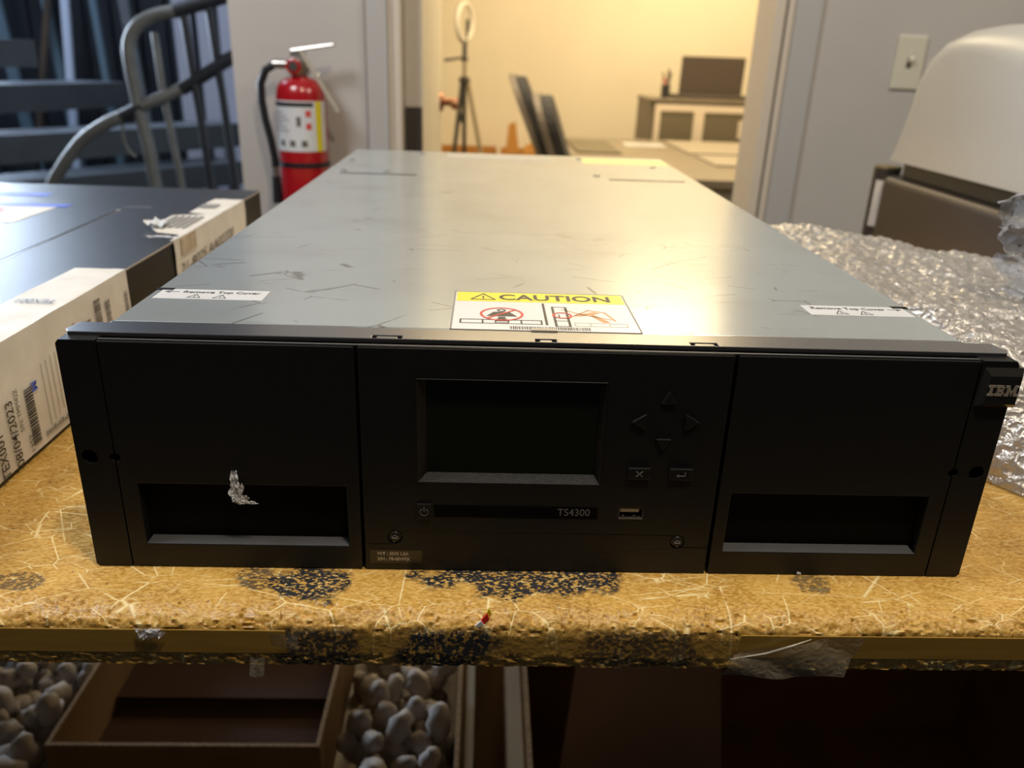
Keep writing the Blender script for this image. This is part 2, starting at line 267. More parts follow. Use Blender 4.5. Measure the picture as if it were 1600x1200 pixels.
# ---------------------------------------------------------------- geometry helpers (coordinates: z = 0 is the table top)
class MB:
    def __init__(s): s.bm = bmesh.new()
    def face(s, pts):
        try: return s.bm.faces.new([s.bm.verts.new(p) for p in pts])
        except ValueError: return None
    def box(s, x0, x1, y0, y1, z0, z1, rot=None, about=None):
        vs_ = [Vector((x, y, z)) for x in (x0, x1) for y in (y0, y1) for z in (z0, z1)]
        if rot is not None:
            c = Vector(about) if about else Vector(((x0 + x1) / 2, (y0 + y1) / 2, (z0 + z1) / 2))
            vs_ = [c + rot @ (v - c) for v in vs_]
        v = [s.bm.verts.new(p) for p in vs_]
        for f in ((0, 1, 3, 2), (4, 6, 7, 5), (0, 4, 5, 1), (2, 3, 7, 6), (0, 2, 6, 4), (1, 5, 7, 3)): s.bm.faces.new([v[i] for i in f])
        return s
    def plate(s, outer, holes, f, w0, w1):
        """flat plate with holes: 2-D loops, mapped by f(u, v, w), thick from w0 (front) to w1"""
        loops = [outer] + list(holes)
        tris = tessellate_polygon([[Vector((u, v, 0)) for u, v in l] for l in loops])
        flat = [p for l in loops for p in l]
        A = [s.bm.verts.new(f(u, v, w0)) for u, v in flat]; B = [s.bm.verts.new(f(u, v, w1)) for u, v in flat]
        for t in tris:
            s.bm.faces.new([A[i] for i in t]); s.bm.faces.new([B[i] for i in reversed(t)])
        k = 0
        for l in loops:
            n = len(l)
            for i in range(n):
                a, b_ = k + i, k + (i + 1) % n
                s.bm.faces.new([A[a], A[b_], B[b_], B[a]])
            k += n
        return s
    def tube(s, pts, r, seg=12, cap=True):
        pts = [Vector(p) for p in pts]; rs = r if isinstance(r, (list, tuple)) else [r] * len(pts)
        rings = []; ref = None
        for i, p in enumerate(pts):
            d = (pts[min(i + 1, len(pts) - 1)] - pts[max(i - 1, 0)]).normalized()
            if ref is None: ref = Vector((0, 0, 1)) if abs(d.z) < 0.9 else Vector((1, 0, 0))
            a = (ref - d * ref.dot(d)).normalized(); ref = a; b_ = d.cross(a)
            rings.append([s.bm.verts.new(p + (a * math.cos(2 * PI * k / seg) + b_ * math.sin(2 * PI * k / seg)) * rs[i]) for k in range(seg)])
        for i in range(len(rings) - 1):
            for k in range(seg): s.bm.faces.new([rings[i][k], rings[i][(k + 1) % seg], rings[i + 1][(k + 1) % seg], rings[i + 1][k]])
        if cap: s.bm.faces.new(list(reversed(rings[0]))); s.bm.faces.new(rings[-1])
        return s
    def lathe(s, c, prof, seg=40, axis='z'):
        c = Vector(c); rings = []
        for r, h in prof:
            ring = []
            for k in range(seg):
                a = 2 * PI * k / seg
                if axis == 'z': v = Vector((r * math.cos(a), r * math.sin(a), h))
                elif axis == 'y': v = Vector((r * math.cos(a), h, r * math.sin(a)))
                else: v = Vector((h, r * math.cos(a), r * math.sin(a)))
                ring.append(s.bm.verts.new(c + v))
            rings.append(ring)
        for i in range(len(rings) - 1):
            for k in range(seg): s.bm.faces.new([rings[i][k], rings[i][(k + 1) % seg], rings[i + 1][(k + 1) % seg], rings[i + 1][k]])
        if prof[0][0] > 1e-6: s.bm.faces.new(list(reversed(rings[0])))
        if prof[-1][0] > 1e-6: s.bm.faces.new(rings[-1])
        return s
    def prism(s, poly, f, w0, w1): return s.plate(poly, [], f, w0, w1)
    def grid(s, f, nu, nv):
        V = [[s.bm.verts.new(f(i / nu, j / nv)) for j in range(nv + 1)] for i in range(nu + 1)]
        for i in range(nu):
            for j in range(nv): s.bm.faces.new([V[i][j], V[i + 1][j], V[i + 1][j + 1], V[i][j + 1]])
        return s
    def build(s, name, m, parent=None, smooth=False, bevel=0, seg=2, angle=0.6, solid=0, recalc=True, subsurf=0):
        if recalc: bmesh.ops.remove_doubles(s.bm, verts=s.bm.verts, dist=1e-6); bmesh.ops.recalc_face_normals(s.bm, faces=s.bm.faces)
        me = bpy.data.meshes.new(name)
        if parent is None:
            co = [v.co for v in s.bm.verts]
            org = Vector(((min(c.x for c in co) + max(c.x for c in co)) / 2, (min(c.y for c in co) + max(c.y for c in co)) / 2, min(c.z for c in co)))
        else: org = Vector(parent['_o'])
        for v in s.bm.verts: v.co -= org
        s.bm.to_mesh(me); s.bm.free(); me.materials.append(M[m] if isinstance(m, str) else m)
        if smooth:
            for p in me.polygons: p.use_smooth = True
        o = bpy.data.objects.new(name, me); SC.collection.objects.link(o)
        if parent is None: o.location = org + Vector((0, 0, T))
        else: o.parent = parent
        o['_o'] = tuple(org)
        if bevel:
            b = o.modifiers.new('bevel', 'BEVEL'); b.width = bevel; b.segments = seg; b.limit_method = 'ANGLE'; b.angle_limit = angle; b.harden_normals = False
        if solid:
            b = o.modifiers.new('solid', 'SOLIDIFY'); b.thickness = solid; b.offset = -1
        if subsurf:
            b = o.modifiers.new('sub', 'SUBSURF'); b.levels = subsurf; b.render_levels = subsurf
        if smooth:
            try: me.set_sharp_from_angle(angle=0.7)
            except Exception: pass
        return o
def tag(o, label=None, cat=None, group=None, kind=None):
    if label: o['label'] = label
    if cat: o['category'] = cat
    if group: o['group'] = group
    if kind: o['kind'] = kind
    return o
def thing(name, label, cat, org, group=None):
    o = bpy.data.objects.new(name, None); SC.collection.objects.link(o); o.empty_display_size = 0.05
    o.location = Vector(org) + Vector((0, 0, T)); o['_o'] = tuple(float(c) for c in org)
    return tag(o, label, cat, group)
def struct(o): o['kind'] = 'structure'; return o
def copy_tree(o, parent=None):
    c = o.copy(); SC.collection.objects.link(c)
    if parent: c.parent = parent
    for ch in o.children: copy_tree(ch, c)
    return c
XZ = lambda u, v, w: (u, w, v)          # plate in the front plane, w = depth
XY = lambda u, v, w: (u, v, w)
YZ = lambda u, v, w: (w, u, v)
def rect(u0, u1, v0, v1): return [(u0, v0), (u1, v0), (u1, v1), (u0, v1)]
def circ(cu, cv, r, n=28): return [(cu + r * math.cos(2 * PI * k / n), cv + r * math.sin(2 * PI * k / n)) for k in range(n)]
def ringmesh(mb, c, r0, r1, f, w0, w1, n=36): mb.plate(circ(c[0], c[1], r1, n), [circ(c[0], c[1], r0, n)], f, w0, w1)
def strokes(mb, pts, wd, f, w0, w1):
    for (a, b_) in zip(pts[:-1], pts[1:]):
        a = Vector(a); b_ = Vector(b_); d = (b_ - a)
        if d.length < 1e-9: continue
        d.normalize(); n = Vector((-d.y, d.x)) * wd / 2; a = a - d * wd / 3; b_ = b_ + d * wd / 3
        mb.plate([tuple(a - n), tuple(b_ - n), tuple(b_ + n), tuple(a + n)], [], f, w0, w1)
def lettering(name, txt, size, org, xd, yd, m, parent, width=None, align='LEFT', bold=0.0, raise_=0.00012, shear=0.0):
    cu = bpy.data.curves.new('t', 'FONT'); cu.body = txt; cu.size = size; cu.align_x = align; cu.offset = bold; cu.resolution_u = 3; cu.shear = shear
    ob = bpy.data.objects.new('t', cu); SC.collection.objects.link(ob)
    dg = bpy.context.evaluated_depsgraph_get(); me = bpy.data.meshes.new_from_object(ob.evaluated_get(dg))
    bpy.data.objects.remove(ob); bpy.data.curves.remove(cu)
    xd = Vector(xd).normalized(); yd = Vector(yd).normalized(); n = xd.cross(yd)
    xs = [v.co.x for v in me.vertices]; k = 1.0
    if width and xs: k = width / (max(xs) - min(xs))
    po = Vector(parent['_o'])
    for v in me.vertices: v.co = Vector(org) + xd * (v.co.x * k) + yd * v.co.y + n * raise_ - po
    me.materials.clear(); me.materials.append(M[m]); me.name = name
    o = bpy.data.objects.new(name, me); SC.collection.objects.link(o); o.parent = parent; o['_o'] = tuple(po)
    return o

# ================================================================ SETTING
FZ = -T
b = MB(); b.box(-6, 3.2, -2.0, 6.0, FZ - 0.1, FZ); struct(b.build('floor', 'floor'))
b = MB(); b.box(-0.6, 3.2, -2.0, 6.0, 1.78, 1.86); struct(b.build('ceiling', 'ceil'))
WY = 1.56
# partition wall with the doorway
b = MB(); b.plate([(-0.601, FZ), (-0.2575, FZ), (-0.2575, 1.18), (0.633, 1.18), (0.633, FZ), (3.2, FZ), (3.2, 1.78), (-0.601, 1.78)], [], XZ, WY, WY + 0.12)
struct(b.build('wall_back', 'wall'))
b = MB(); b.box(-0.601, -0.56, WY + 0.121, 5.6, FZ, 1.78); struct(b.build('wall_office_left', 'wall_white'))
b = MB(); b.box(-0.6, 3.2, 5.6, 5.7, FZ, 1.78); struct(b.build('wall_office_back', 'office_wall'))
b = MB(); b.box(2.7, 2.8, WY + 0.12, 5.6, FZ, 1.78); struct(b.build('wall_office_right', 'office_wall'))
# door casing, left: flat board with a groove, pale jamb
b = MB(); b.box(-0.3075, -0.3035, WY - 0.004, WY, FZ, 1.22); struct(b.build('trim_2', 'slotdark'))
b = MB(); b.box(-0.3035, -0.2575, WY - 0.014, WY, FZ, 1.22); struct(b.build('trim_3', 'casing'))
b = MB(); b.box(-0.2575, -0.2475, WY - 0.006, WY + 0.12, FZ, 1.18).box(-0.2455, -0.2275, WY - 0.012, WY + 0.12, FZ, 1.18); struct(b.build('trim_4', 'casing_tan', bevel=0.002))
# right jamb and casing
b = MB(); b.box(0.594, 0.616, WY - 0.012, WY + 0.13, FZ, 1.18).box(0.621, 0.634, WY - 0.016, WY + 0.13, FZ, 1.18); struct(b.build('trim_5', 'casing_tan', bevel=0.003))
b = MB(); b.box(0.616, 0.621, WY - 0.004, WY + 0.13, FZ, 1.18); struct(b.build('trim_6', 'slotdark'))
b = MB(); b.box(0.634, 0.698, WY - 0.010, WY, FZ, 1.22); struct(b.build('trim_7', 'casing', bevel=0.002))
b = MB(); b.box(-0.2575, 0.634, WY - 0.012, WY + 0.12, 1.15, 1.18); struct(b.build('trim_8', 'casing_tan'))
# warehouse wall of ribbed panels
b = MB(); b.box(-6, -0.72, 5.3, 5.4, FZ, 3.0)
xx = -5.9
while xx < -0.8:
    b.box(xx, xx + 0.07, 5.25, 5.3, FZ, 3.0); xx += 0.17
struct(b.build('wall_far', 'corr'))
# door, swung open into the office
door = thing('door_1', None, None, (-0.207, WY + 0.14, FZ)); door['kind'] = 'structure'
b = MB(); b.box(-0.2260, -0.1865, WY + 0.065, WY + 0.87, FZ + 0.01, 1.14); b.build('door_leaf', 'door', door, bevel=0.001)
b = MB(); b.box(-0.2262, -0.1863, WY + 0.061, WY + 0.0648, FZ + 0.01, 1.14); b.build('door_edge', 'door_edge', door)
b = MB(); b.box(-0.2255, -0.1868, WY + 0.052, WY + 0.0608, -0.05, 0.150)
for zz in (0.12, 0.085, 0.03): b.lathe((-0.197, WY + 0.052, zz), [(0.004, 0), (0.0035, -0.002)], 10, 'y')
tag(b.build('hinge_plate', 'plate_dark', door, bevel=0.001), 'dark bronze plate on the door edge')
b = MB(); b.tube([(-0.1865, WY + 0.80, 0.125), (-0.130, WY + 0.80, 0.125)], 0.012).tube([(-0.140, WY + 0.80, 0.125), (-0.137, WY + 0.68, 0.120)], 0.011).lathe((-0.1865, WY + 0.8, 0.125), [(0.03, 0), (0.026, 0.01)], 24, 'x')
b.build('door_handle', 'brass', door, smooth=True)

# light switch
sw = thing('light_switch', 'ivory toggle light switch plate on the grey wall right of the doorway', 'light switch', (0.915, WY - 0.003, 0.228))
b = MB(); b.box(0.882, 0.949, WY - 0.006, WY, 0.2275, 0.3415); b.build('switch_plate', 'ivory', sw, bevel=0.003)
b = MB(); b.box(0.9095, 0.9205, WY - 0.0068, WY - 0.0055, 0.273, 0.297); b.build('toggle_slot', 'slotdark', sw)
b = MB(); b.box(0.911, 0.919, WY - 0.017, WY - 0.006, 0.285, 0.298, rot=Matrix.Rotation(-0.5, 3, 'X')); b.build('toggle', 'ivory', sw, bevel=0.001)
for zz in (0.262, 0.308):
    b = MB(); b.lathe((0.915, WY - 0.006, zz), [(0.003, 0), (0.002, -0.0015)], 14, 'y'); b.build('screw', 'cab_frame', sw)

# ================================================================ WORK TABLE
tb = thing('work_table', 'worn yellow particle board work table with scratched, chipped front edge', 'table', (0.1, 0.45, FZ))
X0, X1 = -1.05, 1.35
b = MB()
prof = []
for k in range(9): prof.append((0.0 - 0.026 * k / 8, 0.0, 0.06 if k < 6 else 0.35))
for k in range(1, 13):
    a = (PI / 2) * k / 12; prof.append((-0.026 - 0.0150 * math.sin(a), -0.0085 * (1 - math.cos(a)), 1.0))
for k in range(1, 8): prof.append((-0.0415, -0.0085 - 0.0150 * k / 7, 0.05 if 0 < k < 7 else 0.4))
for k in range(1, 8): prof.append((-0.0415 + 0.0015 * k / 7, -0.0235 - 0.0080 * k / 7, 0.8))
prof += [(-0.035, -0.0325, 0.2), (0.0, -0.0325, 0), (0.05, -0.0325, 0)]
NX = 1150
def fx(i):
    return -0.55 + 1.05 * i / NX
cols = [X0] + [fx(i) for i in range(NX + 1)] + [X1]
rows = []
for x in cols:
    r = []
    for (y, z, a) in prof:
        p = Vector((x, y, z))
        if a:
            n1 = noise.noise(Vector((x * 150, y * 260, z * 330))); n2 = noise.noise(Vector((x * 420, y * 500, z * 620 + 9)))
            n3 = abs(noise.noise(Vector((x * 95 + 5, y * 190, z * 260)))); cr = -max(0, 0.10 - n3) * 9
            d = a * (0.00095 * n1 + 0.00070 * n2 + 0.0016 * cr * (1 if a > 0.5 else 0.2))
            d += 0.00025 * noise.noise(Vector((x * 25, 3, 1)))
            nn = Vector((0, -0.7, 0.7)) if z > -0.009 else Vector((0, -1, 0))
            if y > -0.026 and z > -0.001: nn = Vector((0, 0, 1)); d *= 0.5
            p += nn * d
        r.append(b.bm.verts.new(p))
    rows.append(r)
for i in range(len(rows) - 1):
    for j in range(len(prof) - 1): b.bm.faces.new([rows[i][j], rows[i + 1][j], rows[i + 1][j + 1], rows[i][j + 1]])
b.box(X0, X1, 0.0, 0.93, -0.0325, 0.0)
top = b.build('tabletop', 'table', tb, smooth=True, recalc=False)
# yellowed tape runs on the flat of the front edge
b = MB(); b.box(-0.50, -0.1300, -0.04195, -0.0412, -0.0225, -0.0085); b.build('edge_tape', 'edge_tape', tb)
b = MB(); b.box(0.105, 0.50, -0.04195, -0.0412, -0.0225, -0.0085); b.build('edge_tape', 'edge_tape', tb)
for (x, y) in ((X0 + 0.05, 0.03), (X1 - 0.05, 0.03), (X0 + 0.05, 0.88), (X1 - 0.05, 0.88)):
    b = MB(); b.box(x - 0.03, x + 0.03, y - 0.03, y + 0.03, FZ, -0.0325); b.build('leg', 'rail_dark', tb, bevel=0.003)
# scraps stuck to the edge
def crumple(name, m, c, size, seed, parent=None, n=8, amp=0.4, label=None, cat=None, group=None, dirs=None):
    b = MB(); c = Vector(c)
    U, V, W = dirs if dirs else (Vector((1, 0, 0)), Vector((0, 0, 1)), Vector((0, -1, 0)))
    def f(u, v):
        a = (u - 0.5) * size[0]; d = (v - 0.5) * size[1]
        h = noise.noise(Vector((u * 4 + seed, v * 4, seed))) * amp * max(size)
        e = noise.noise(Vector((seed * 3, v * 5, 2))) * 0.3 * size[0]; g = noise.noise(Vector((u * 5, seed, 7))) * 0.3 * size[1]
        return c + U * (a * (1 - 0.4 * abs(v - 0.5)) + e) + V * (d + g) + W * (abs(h) + 0.0004)
    b.grid(f, n, n)
    o = b.build(name, m, parent, smooth=True, recalc=False)
    o.data.materials[0]
    if label: tag(o, label, cat, group)
    return o
b = MB(); b.grid(lambda u, v: Vector((0.096 + 0.066 * u + 0.006 * v, -0.0432 - 0.0022 * abs(math.sin(5 * u + 3 * v)) - 0.001 * v, -0.0330 + (0.0265 - 0.012 * (1 - u) ** 2) * v + 0.0015 * math.sin(9 * u))), 26, 10)
tag(b.build('tape_strip', 'cling', None, smooth=True, recalc=False), 'crumpled clear tape hanging on the table front edge, right of centre', 'tape')
b = MB(); b.tube([(0.100, -0.0445, -0.0215), (0.118, -0.0452, -0.0170), (0.132, -0.0450, -0.0118), (0.141, -0.0442, -0.0085)], [0.0002, 0.0005, 0.0005, 0.0002], 8); tag(b.build('tape_fold', 'tape_beige', bpy.data.objects['tape_strip'], smooth=True), 'pale folded ridge of the tape')
b = MB(); b.grid(lambda u, v: Vector((-0.1500 + 0.0075 * u + 0.0015 * v, -0.0430 - 0.0012 * math.sin(u * 3), -0.0325 + 0.0085 * v - 0.004 * (1 - v))), 6, 6)
tag(b.build('tape_strip', 'cling', None, smooth=True, recalc=False), 'tiny clear tape tab hanging off the table edge above the open carton', 'tape')
b = MB(); b.grid(lambda u, v: Vector((-0.1370 + 0.0135 * u, -0.0432 - 0.0030 * (1 - u) * v, -0.0165 + 0.0095 * v - 0.003 * u)), 6, 6)
tag(b.build('tape_strip', 'cling', None, smooth=True, recalc=False), 'dark curled tape corner at the end of the yellowed edge tape', 'tape')
crumple('film_scrap', 'film', (-0.1970, -0.0432, -0.0085), (0.014, 0.006), 3.1, label='small clear film shred on the left part of the table edge', cat='film scrap')
b = MB(); b.prism([(-0.0310, -0.0010), (-0.0275, 0.0040), (-0.0262, 0.0005), (-0.0285, -0.0025)], XZ, -0.0425, -0.0412)
cr = tag(b.build('plastic_chip', 'crumb_red', None), 'tiny red and white plastic chip on the table front edge', 'plastic chip')
b = MB(); b.prism([(-0.0335, -0.0032), (-0.0305, 0.0000), (-0.0290, -0.0025), (-0.0320, -0.0040)], XZ, -0.0432, -0.0420); b.build('white_tip', 'crumb_white', cr)
b = MB(); b.prism([(-0.0275, 0.0035), (-0.0265, 0.0060), (-0.0252, 0.0030), (-0.0262, 0.0008)], XZ, -0.0410, -0.0398); tag(b.build('yellow_tip', 'yellow', cr), 'yellowish tip')

# ================================================================ TAPE LIBRARY (the rack unit)
D = thing('tape_library', 'black-fronted rack tape library with galvanised lid in the middle of the table', 'tape library', (0, 0.43, 0))
H = 0.1330
b = MB(); b.box(-0.2225, 0.2225, 0.027, 0.852, 0.001, 0.1315); b.build('chassis', 'steel', D)
# top cover with two access panels at the rear
b = MB()
b.plate(rect(-0.2235, 0.2235, 0.0256, 0.850), [rect(-0.205, -0.1154, 0.5975, 0.6005), rect(0.1151, 0.2069, 0.6090, 0.6120)], XY, H, H - 0.0016)
b.box(-0.2240, -0.2225, 0.03, 0.85, 0.110, H - 0.0002).box(0.2225, 0.2240, 0.03, 0.85, 0.110, H - 0.0002)
b.build('top_cover', 'cover', D, bevel=0.0005, seg=1)
b = MB(); b.box(-0.206, 0.208, 0.59, 0.62, H - 0.004, H - 0.0020); b.build('slot_shadow_gap', 'cavity', D)
for q in ((-0.205, -0.1154, 0.5970, 0.6015), (0.1151, 0.2069, 0.6085, 0.6130)):
    b = MB(); b.box(*q, H - 0.0012, H + 0.0003); b.build('gap_shade_strip', 'cavity', D)  # black strip on top of the slot paints the shade of the gap
for (x, y) in ((-0.2044, 0.6205), (-0.1524, 0.6213), (0.1034, 0.6405), (0.1932, 0.7431), (-0.1268, 0.825), (-0.2104, 0.7219), (0.10, 0.815)):
    b = MB(); b.lathe((x, y, H), [(0.0048, 0), (0.0042, 0.0008), (0.0015, 0.0011), (0.0014, 0.0002)], 16); b.build('rivet', 'rail', D, smooth=True)
b = MB(); b.box(0.1015, 0.221, 0.765, 0.829, H, H + 0.0002); tag(b.build('caution_label', 'yellow_pale', D), 'pale yellow label at the rear of the lid')
b = MB(); b.box(-0.0889, 0.0575, 0.775, 0.830, H, H + 0.0002); tag(b.build('aged_label', 'tape_beige', D), 'faded beige label strip at the rear edge')
# side notches by the instruction labels
for sx in (-1, 1):
    b = MB(); b.box(min(sx * 0.2240, sx * 0.2140), max(sx * 0.2240, sx * 0.2140), 0.0845, 0.0885, H - 0.001, H + 0.0003); b.build('cover_notch', 'cavity', D)
# bezel top strip with three slots
SY0, SY1 = 0.0072, 0.0256
def uslot(x0, x1, y0=0.0083, y1=0.0125):
    w_ = 0.0022
    return [(x0, y0), (x0 + w_, y0), (x0 + w_, y1 - 0.0016), (x1 - w_, y1 - 0.0016), (x1 - w_, y0), (x1, y0), (x1, y1), (x0, y1)]
b = MB(); b.plate([(-0.2380, SY0), (0.2380, SY0), (0.2405, 0.0110), (0.2385, 0.0228), (0.2240, 0.0228), (0.2238, 0.0256), (0.0997, 0.0256), (0.0990, 0.0246), (-0.0985, 0.0246), (-0.0993, 0.0256), (-0.2238, 0.0256), (-0.2240, 0.0228), (-0.2385, 0.0228), (-0.2405, 0.0110)],
        [uslot(-0.0885, -0.0735), uslot(-0.0060, 0.0048), uslot(0.0737, 0.0880)], XY, H, H - 0.0025)
b.build('bezel_top', 'strip', D, bevel=0.0004, seg=2)
b = MB(); b.box(-0.2405, 0.2405, 0.0060, 0.0255, 0.001, H - 0.0032); b.build('bezel_frame', 'cavity', D)
b = MB(); b.box(-0.0075, 0.0065, 0.0240, 0.0275, H - 0.0004, H + 0.0009); b.build('latch_tab', 'tape_beige', D, bevel=0.0003)
# front panels
PF, PB, ZT, ZB = 0.0, 0.0060, 0.1312, 0.0004
def ear(sx):
    sg = lambda l: [(sx * u, v) for u, v in l]
    b = MB()
    notch = []
    for k in range(13):
        a = PI / 2 + PI * k / 12; notch.append((0.2218 - 0.0 + 0.0, 0.0))
    outer = [(0.2219, ZB), (0.2395, ZB), (0.2410, ZB + 0.0015), (0.2410, ZT - 0.002), (0.2395, ZT), (0.2219, ZT), (0.2219, 0.0694)]
    arc = [(0.2219 + 0.0024 * math.sin(PI * k / 8), 0.0669 + 0.0024 * math.cos(PI * k / 8)) for k in range(1, 8)]
    outer += arc + [(0.2219, 0.0645)]
    b.plate(sg(outer), [sg(circ(0.2344, 0.0670, 0.0041))], XZ, PF, 0.024)
    o = b.build('rack_ear', 'plastic', D)
    b = MB(); b.lathe((sx * 0.2344, 0.020, 0.0670), [(0.0046, 0), (0.0046, 0.003)], 20, 'y'); b.build('screw_hole_liner', 'cavity', o)
ear(-1); ear(1)
def magazine(sx):
    sg = lambda l: [(sx * u, v) for u, v in l]
    b = MB()
    o_ = [(0.0965, ZB), (0.2212, ZB), (0.2212, 0.0645)]
    o_ += [(0.2212 - 0.0024 * math.sin(PI * k / 8), 0.0669 - 0.0024 * math.cos(PI * k / 8)) for k in range(1, 8)]
    o_ += [(0.2212, 0.0693), (0.2212, ZT - 0.0004), (0.0965, ZT - 0.0004)]
    hole = [(0.1033, 0.0150), (0.2122, 0.0150), (0.2122, 0.0520), (0.1033, 0.0520)]
    b.plate(sg(o_), [sg(hole)], XZ, PF, 0.0045)
    # walls of the recess
    x0, x1, z0, z1 = 0.1033, 0.2122, 0.0150, 0.0520
    q = lambda *p: b.face([(sx * u, w_, v) for u, w_, v in p])
    q((x0, 0.0045, z0), (x0, 0.0045, z1), (x0 + 0.003, 0.050, z1), (x0 + 0.003, 0.050, z0 - 0.008))
    q((x1, 0.0045, z0), (x1, 0.0045, z1), (x1 - 0.004, 0.050, z1), (x1 - 0.004, 0.050, z0 - 0.008))
    q((x0, 0.0045, z1), (x1, 0.0045, z1), (x1, 0.050, z1), (x0, 0.050, z1))
    m_ = b.build('magazine_door', 'plastic', D, bevel=0.0005)
    b = MB(); b.box(min(sx * (x0 + .002), sx * (x1 - .002)), max(sx * (x0 + .002), sx * (x1 - .002)), 0.046, 0.050, 0.004, 0.0519); b.build('recess_back', 'cavity', m_)
    b = MB(); b.face([(sx * 0.1033, 0.0002, 0.0151), (sx * 0.2122, 0.0002, 0.0151), (sx * 0.2098, 0.0085, 0.0178), (sx * 0.1058, 0.0085, 0.0178)])
    tag(b.build('handle_lip', 'lip', m_, solid=0.0008), 'textured lip of the pull recess, lit grey put into its colour')
for sx in (-1, 1): magazine(sx)
# centre control panel with the display recess
b = MB()
scr = [(-0.0658, 0.0558), (0.0315, 0.0558), (0.0315, 0.1148), (-0.0658, 0.1148)]
namer = rect(-0.0570, 0.0318, 0.0345, 0.0420)
usb = rect(0.0430, 0.0566, 0.0352, 0.0422)
b.plate([(-0.0946, ZB), (0.0946, ZB), (0.0946, ZT - 0.0006), (-0.0946, ZT - 0.0006)], [scr, usb, circ(-0.0782, 0.0214, 0.0040), circ(0.0771, 0.0208, 0.0040)], XZ, PF, PB)
panel = b.build('control_panel', 'plastic', D, bevel=0.0004)
b = MB(); b.box(-0.2210, 0.2210, 0.0012, 0.0030, ZT - 0.0001, ZT + 0.0003)
b.build('bezel_edge_glint', 'lip', D)  # grey line painted for the light caught along the top edge
dp = 0.0042
O_ = scr; I_ = [(-0.0612, 0.0596), (0.0288, 0.0596), (0.0288, 0.1142), (-0.0612, 0.1142)]
b = MB()
for i in (1, 2, 3):
    j = (i + 1) % 4
    b.face([(O_[i][0], 0.0, O_[i][1]), (O_[j][0], 0.0, O_[j][1]), (I_[j][0], dp, I_[j][1]), (I_[i][0], dp, I_[i][1])])
b.build('display_bevel', 'plastic', panel, solid=0.0004)
b = MB(); b.face([(O_[0][0], 0.0, O_[0][1]), (O_[1][0], 0.0, O_[1][1]), (I_[1][0], dp, I_[1][1]), (I_[0][0], dp, I_[0][1])])
tag(b.build('display_sill', 'sill', panel, solid=0.0004), 'grainy grey lower sill of the display recess')
b = MB(); b.box(-0.0625, 0.0300, dp + 0.0001, dp + 0.0012, 0.0580, 0.1148); b.build('display', 'screen', D)
b = MB(); b.box(-0.0568, 0.0316, -0.00015, 0.0002, 0.0346, 0.0419); strip = tag(b.build('name_strip', 'gloss', D), 'gloss black strip with the model number')
lettering('model_number', 'TS4300', 0.0062, (0.0096, -0.00015, 0.0366), (1, 0, 0), (0, 0, 1), 'glyph', strip, width=0.0176)
b = MB(); b.box(-0.0660, -0.0582, -0.0010, 0.001, 0.0330, 0.0427); pw = b.build('power_button', 'plastic', D, bevel=0.0003)
b = MB()
c0 = (-0.0622, 0.0378); b2 = [(c0[0] + 0.0021 * math.sin(t), c0[1] + 0.0021 * math.cos(t)) for t in [0.65 + (2 * PI - 1.3) * k / 18 for k in range(19)]]
strokes(b, b2, 0.0005, XZ, -0.0012, -0.0010); strokes(b, [(c0[0], c0[1] + 0.0006), (c0[0], c0[1] + 0.0030)], 0.0005, XZ, -0.0012, -0.0010); b.build('power_symbol', 'glyph', pw)
def arrow(pts, lab):
    b = MB(); cx = sum(p[0] for p in pts) / 3; cz = sum(p[1] for p in pts) / 3
    b.plate(pts, [], XZ, -0.0014, 0.001)
    tag(b.build('arrow_button', 'plastic', D, bevel=0.0004), lab)
arrow([(0.0632, 0.1112), (0.0668, 0.1040), (0.0595, 0.1040)], 'up arrow key')
arrow([(0.0452, 0.0935), (0.0526, 0.0982), (0.0526, 0.0888)], 'left arrow key')
arrow([(0.0806, 0.0938), (0.0728, 0.0888), (0.0728, 0.0985)], 'right arrow key')
arrow([(0.0630, 0.0770), (0.0588, 0.0840), (0.0668, 0.0840)], 'down arrow key')
def key(name, x0, x1, z0, z1):
    b = MB(); b.box(x0, x1, -0.0016, 0.001, z0, z1); return b.build(name, 'plastic', D, bevel=0.0004)
k1 = key('cancel_button', 0.0459, 0.0577, 0.0602, 0.0668)
b = MB(); strokes(b, [(0.0502, 0.0622), (0.0534, 0.0651)], 0.0005, XZ, -0.00185, -0.0016); strokes(b, [(0.0502, 0.0651), (0.0534, 0.0622)], 0.0005, XZ, -0.00185, -0.0016); b.build('cross_symbol', 'glyph', k1)
k2 = key('enter_button', 0.0679, 0.0804, 0.0602, 0.0668)
b = MB(); strokes(b, [(0.0762, 0.0650), (0.0762, 0.0628), (0.0722, 0.0628)], 0.00045, XZ, -0.00185, -0.0016); b.prism([(0.0716, 0.0628), (0.0730, 0.0637), (0.0730, 0.0619)], XZ, -0.00185, -0.0016); b.build('return_symbol', 'glyph', k2)
u = thing('usb_port', None, None, (0, 0, 0)); bpy.data.objects.remove(u)
b = MB(); b.plate(rect(0.0430, 0.0566, 0.0352, 0.0422), [rect(0.0436, 0.0560, 0.0358, 0.0416)], XZ, 0.0003, 0.010)
up = b.build('usb_port', 'plate_dark', D)
b = MB(); b.box(0.0438, 0.0558, 0.0030, 0.0098, 0.0385, 0.0405); b.box(0.0439, 0.0540, 0.0003, 0.0035, 0.0393, 0.0412); b.build('usb_tongue', 'usbins', up)
b = MB(); b.box(0.0450, 0.0465, 0.0008, 0.0030, 0.0362, 0.0369).box(0.0510, 0.0525, 0.0008, 0.0030, 0.0362, 0.0369).box(0.0432, 0.0562, -0.0002, 0.0006, 0.0350, 0.0354); b.build('usb_spring', 'steel', up)
b = MB(); b.box(0.0436, 0.0560, 0.0090, 0.0100, 0.0358, 0.0416); b.build('usb_back', 'cavity', up)
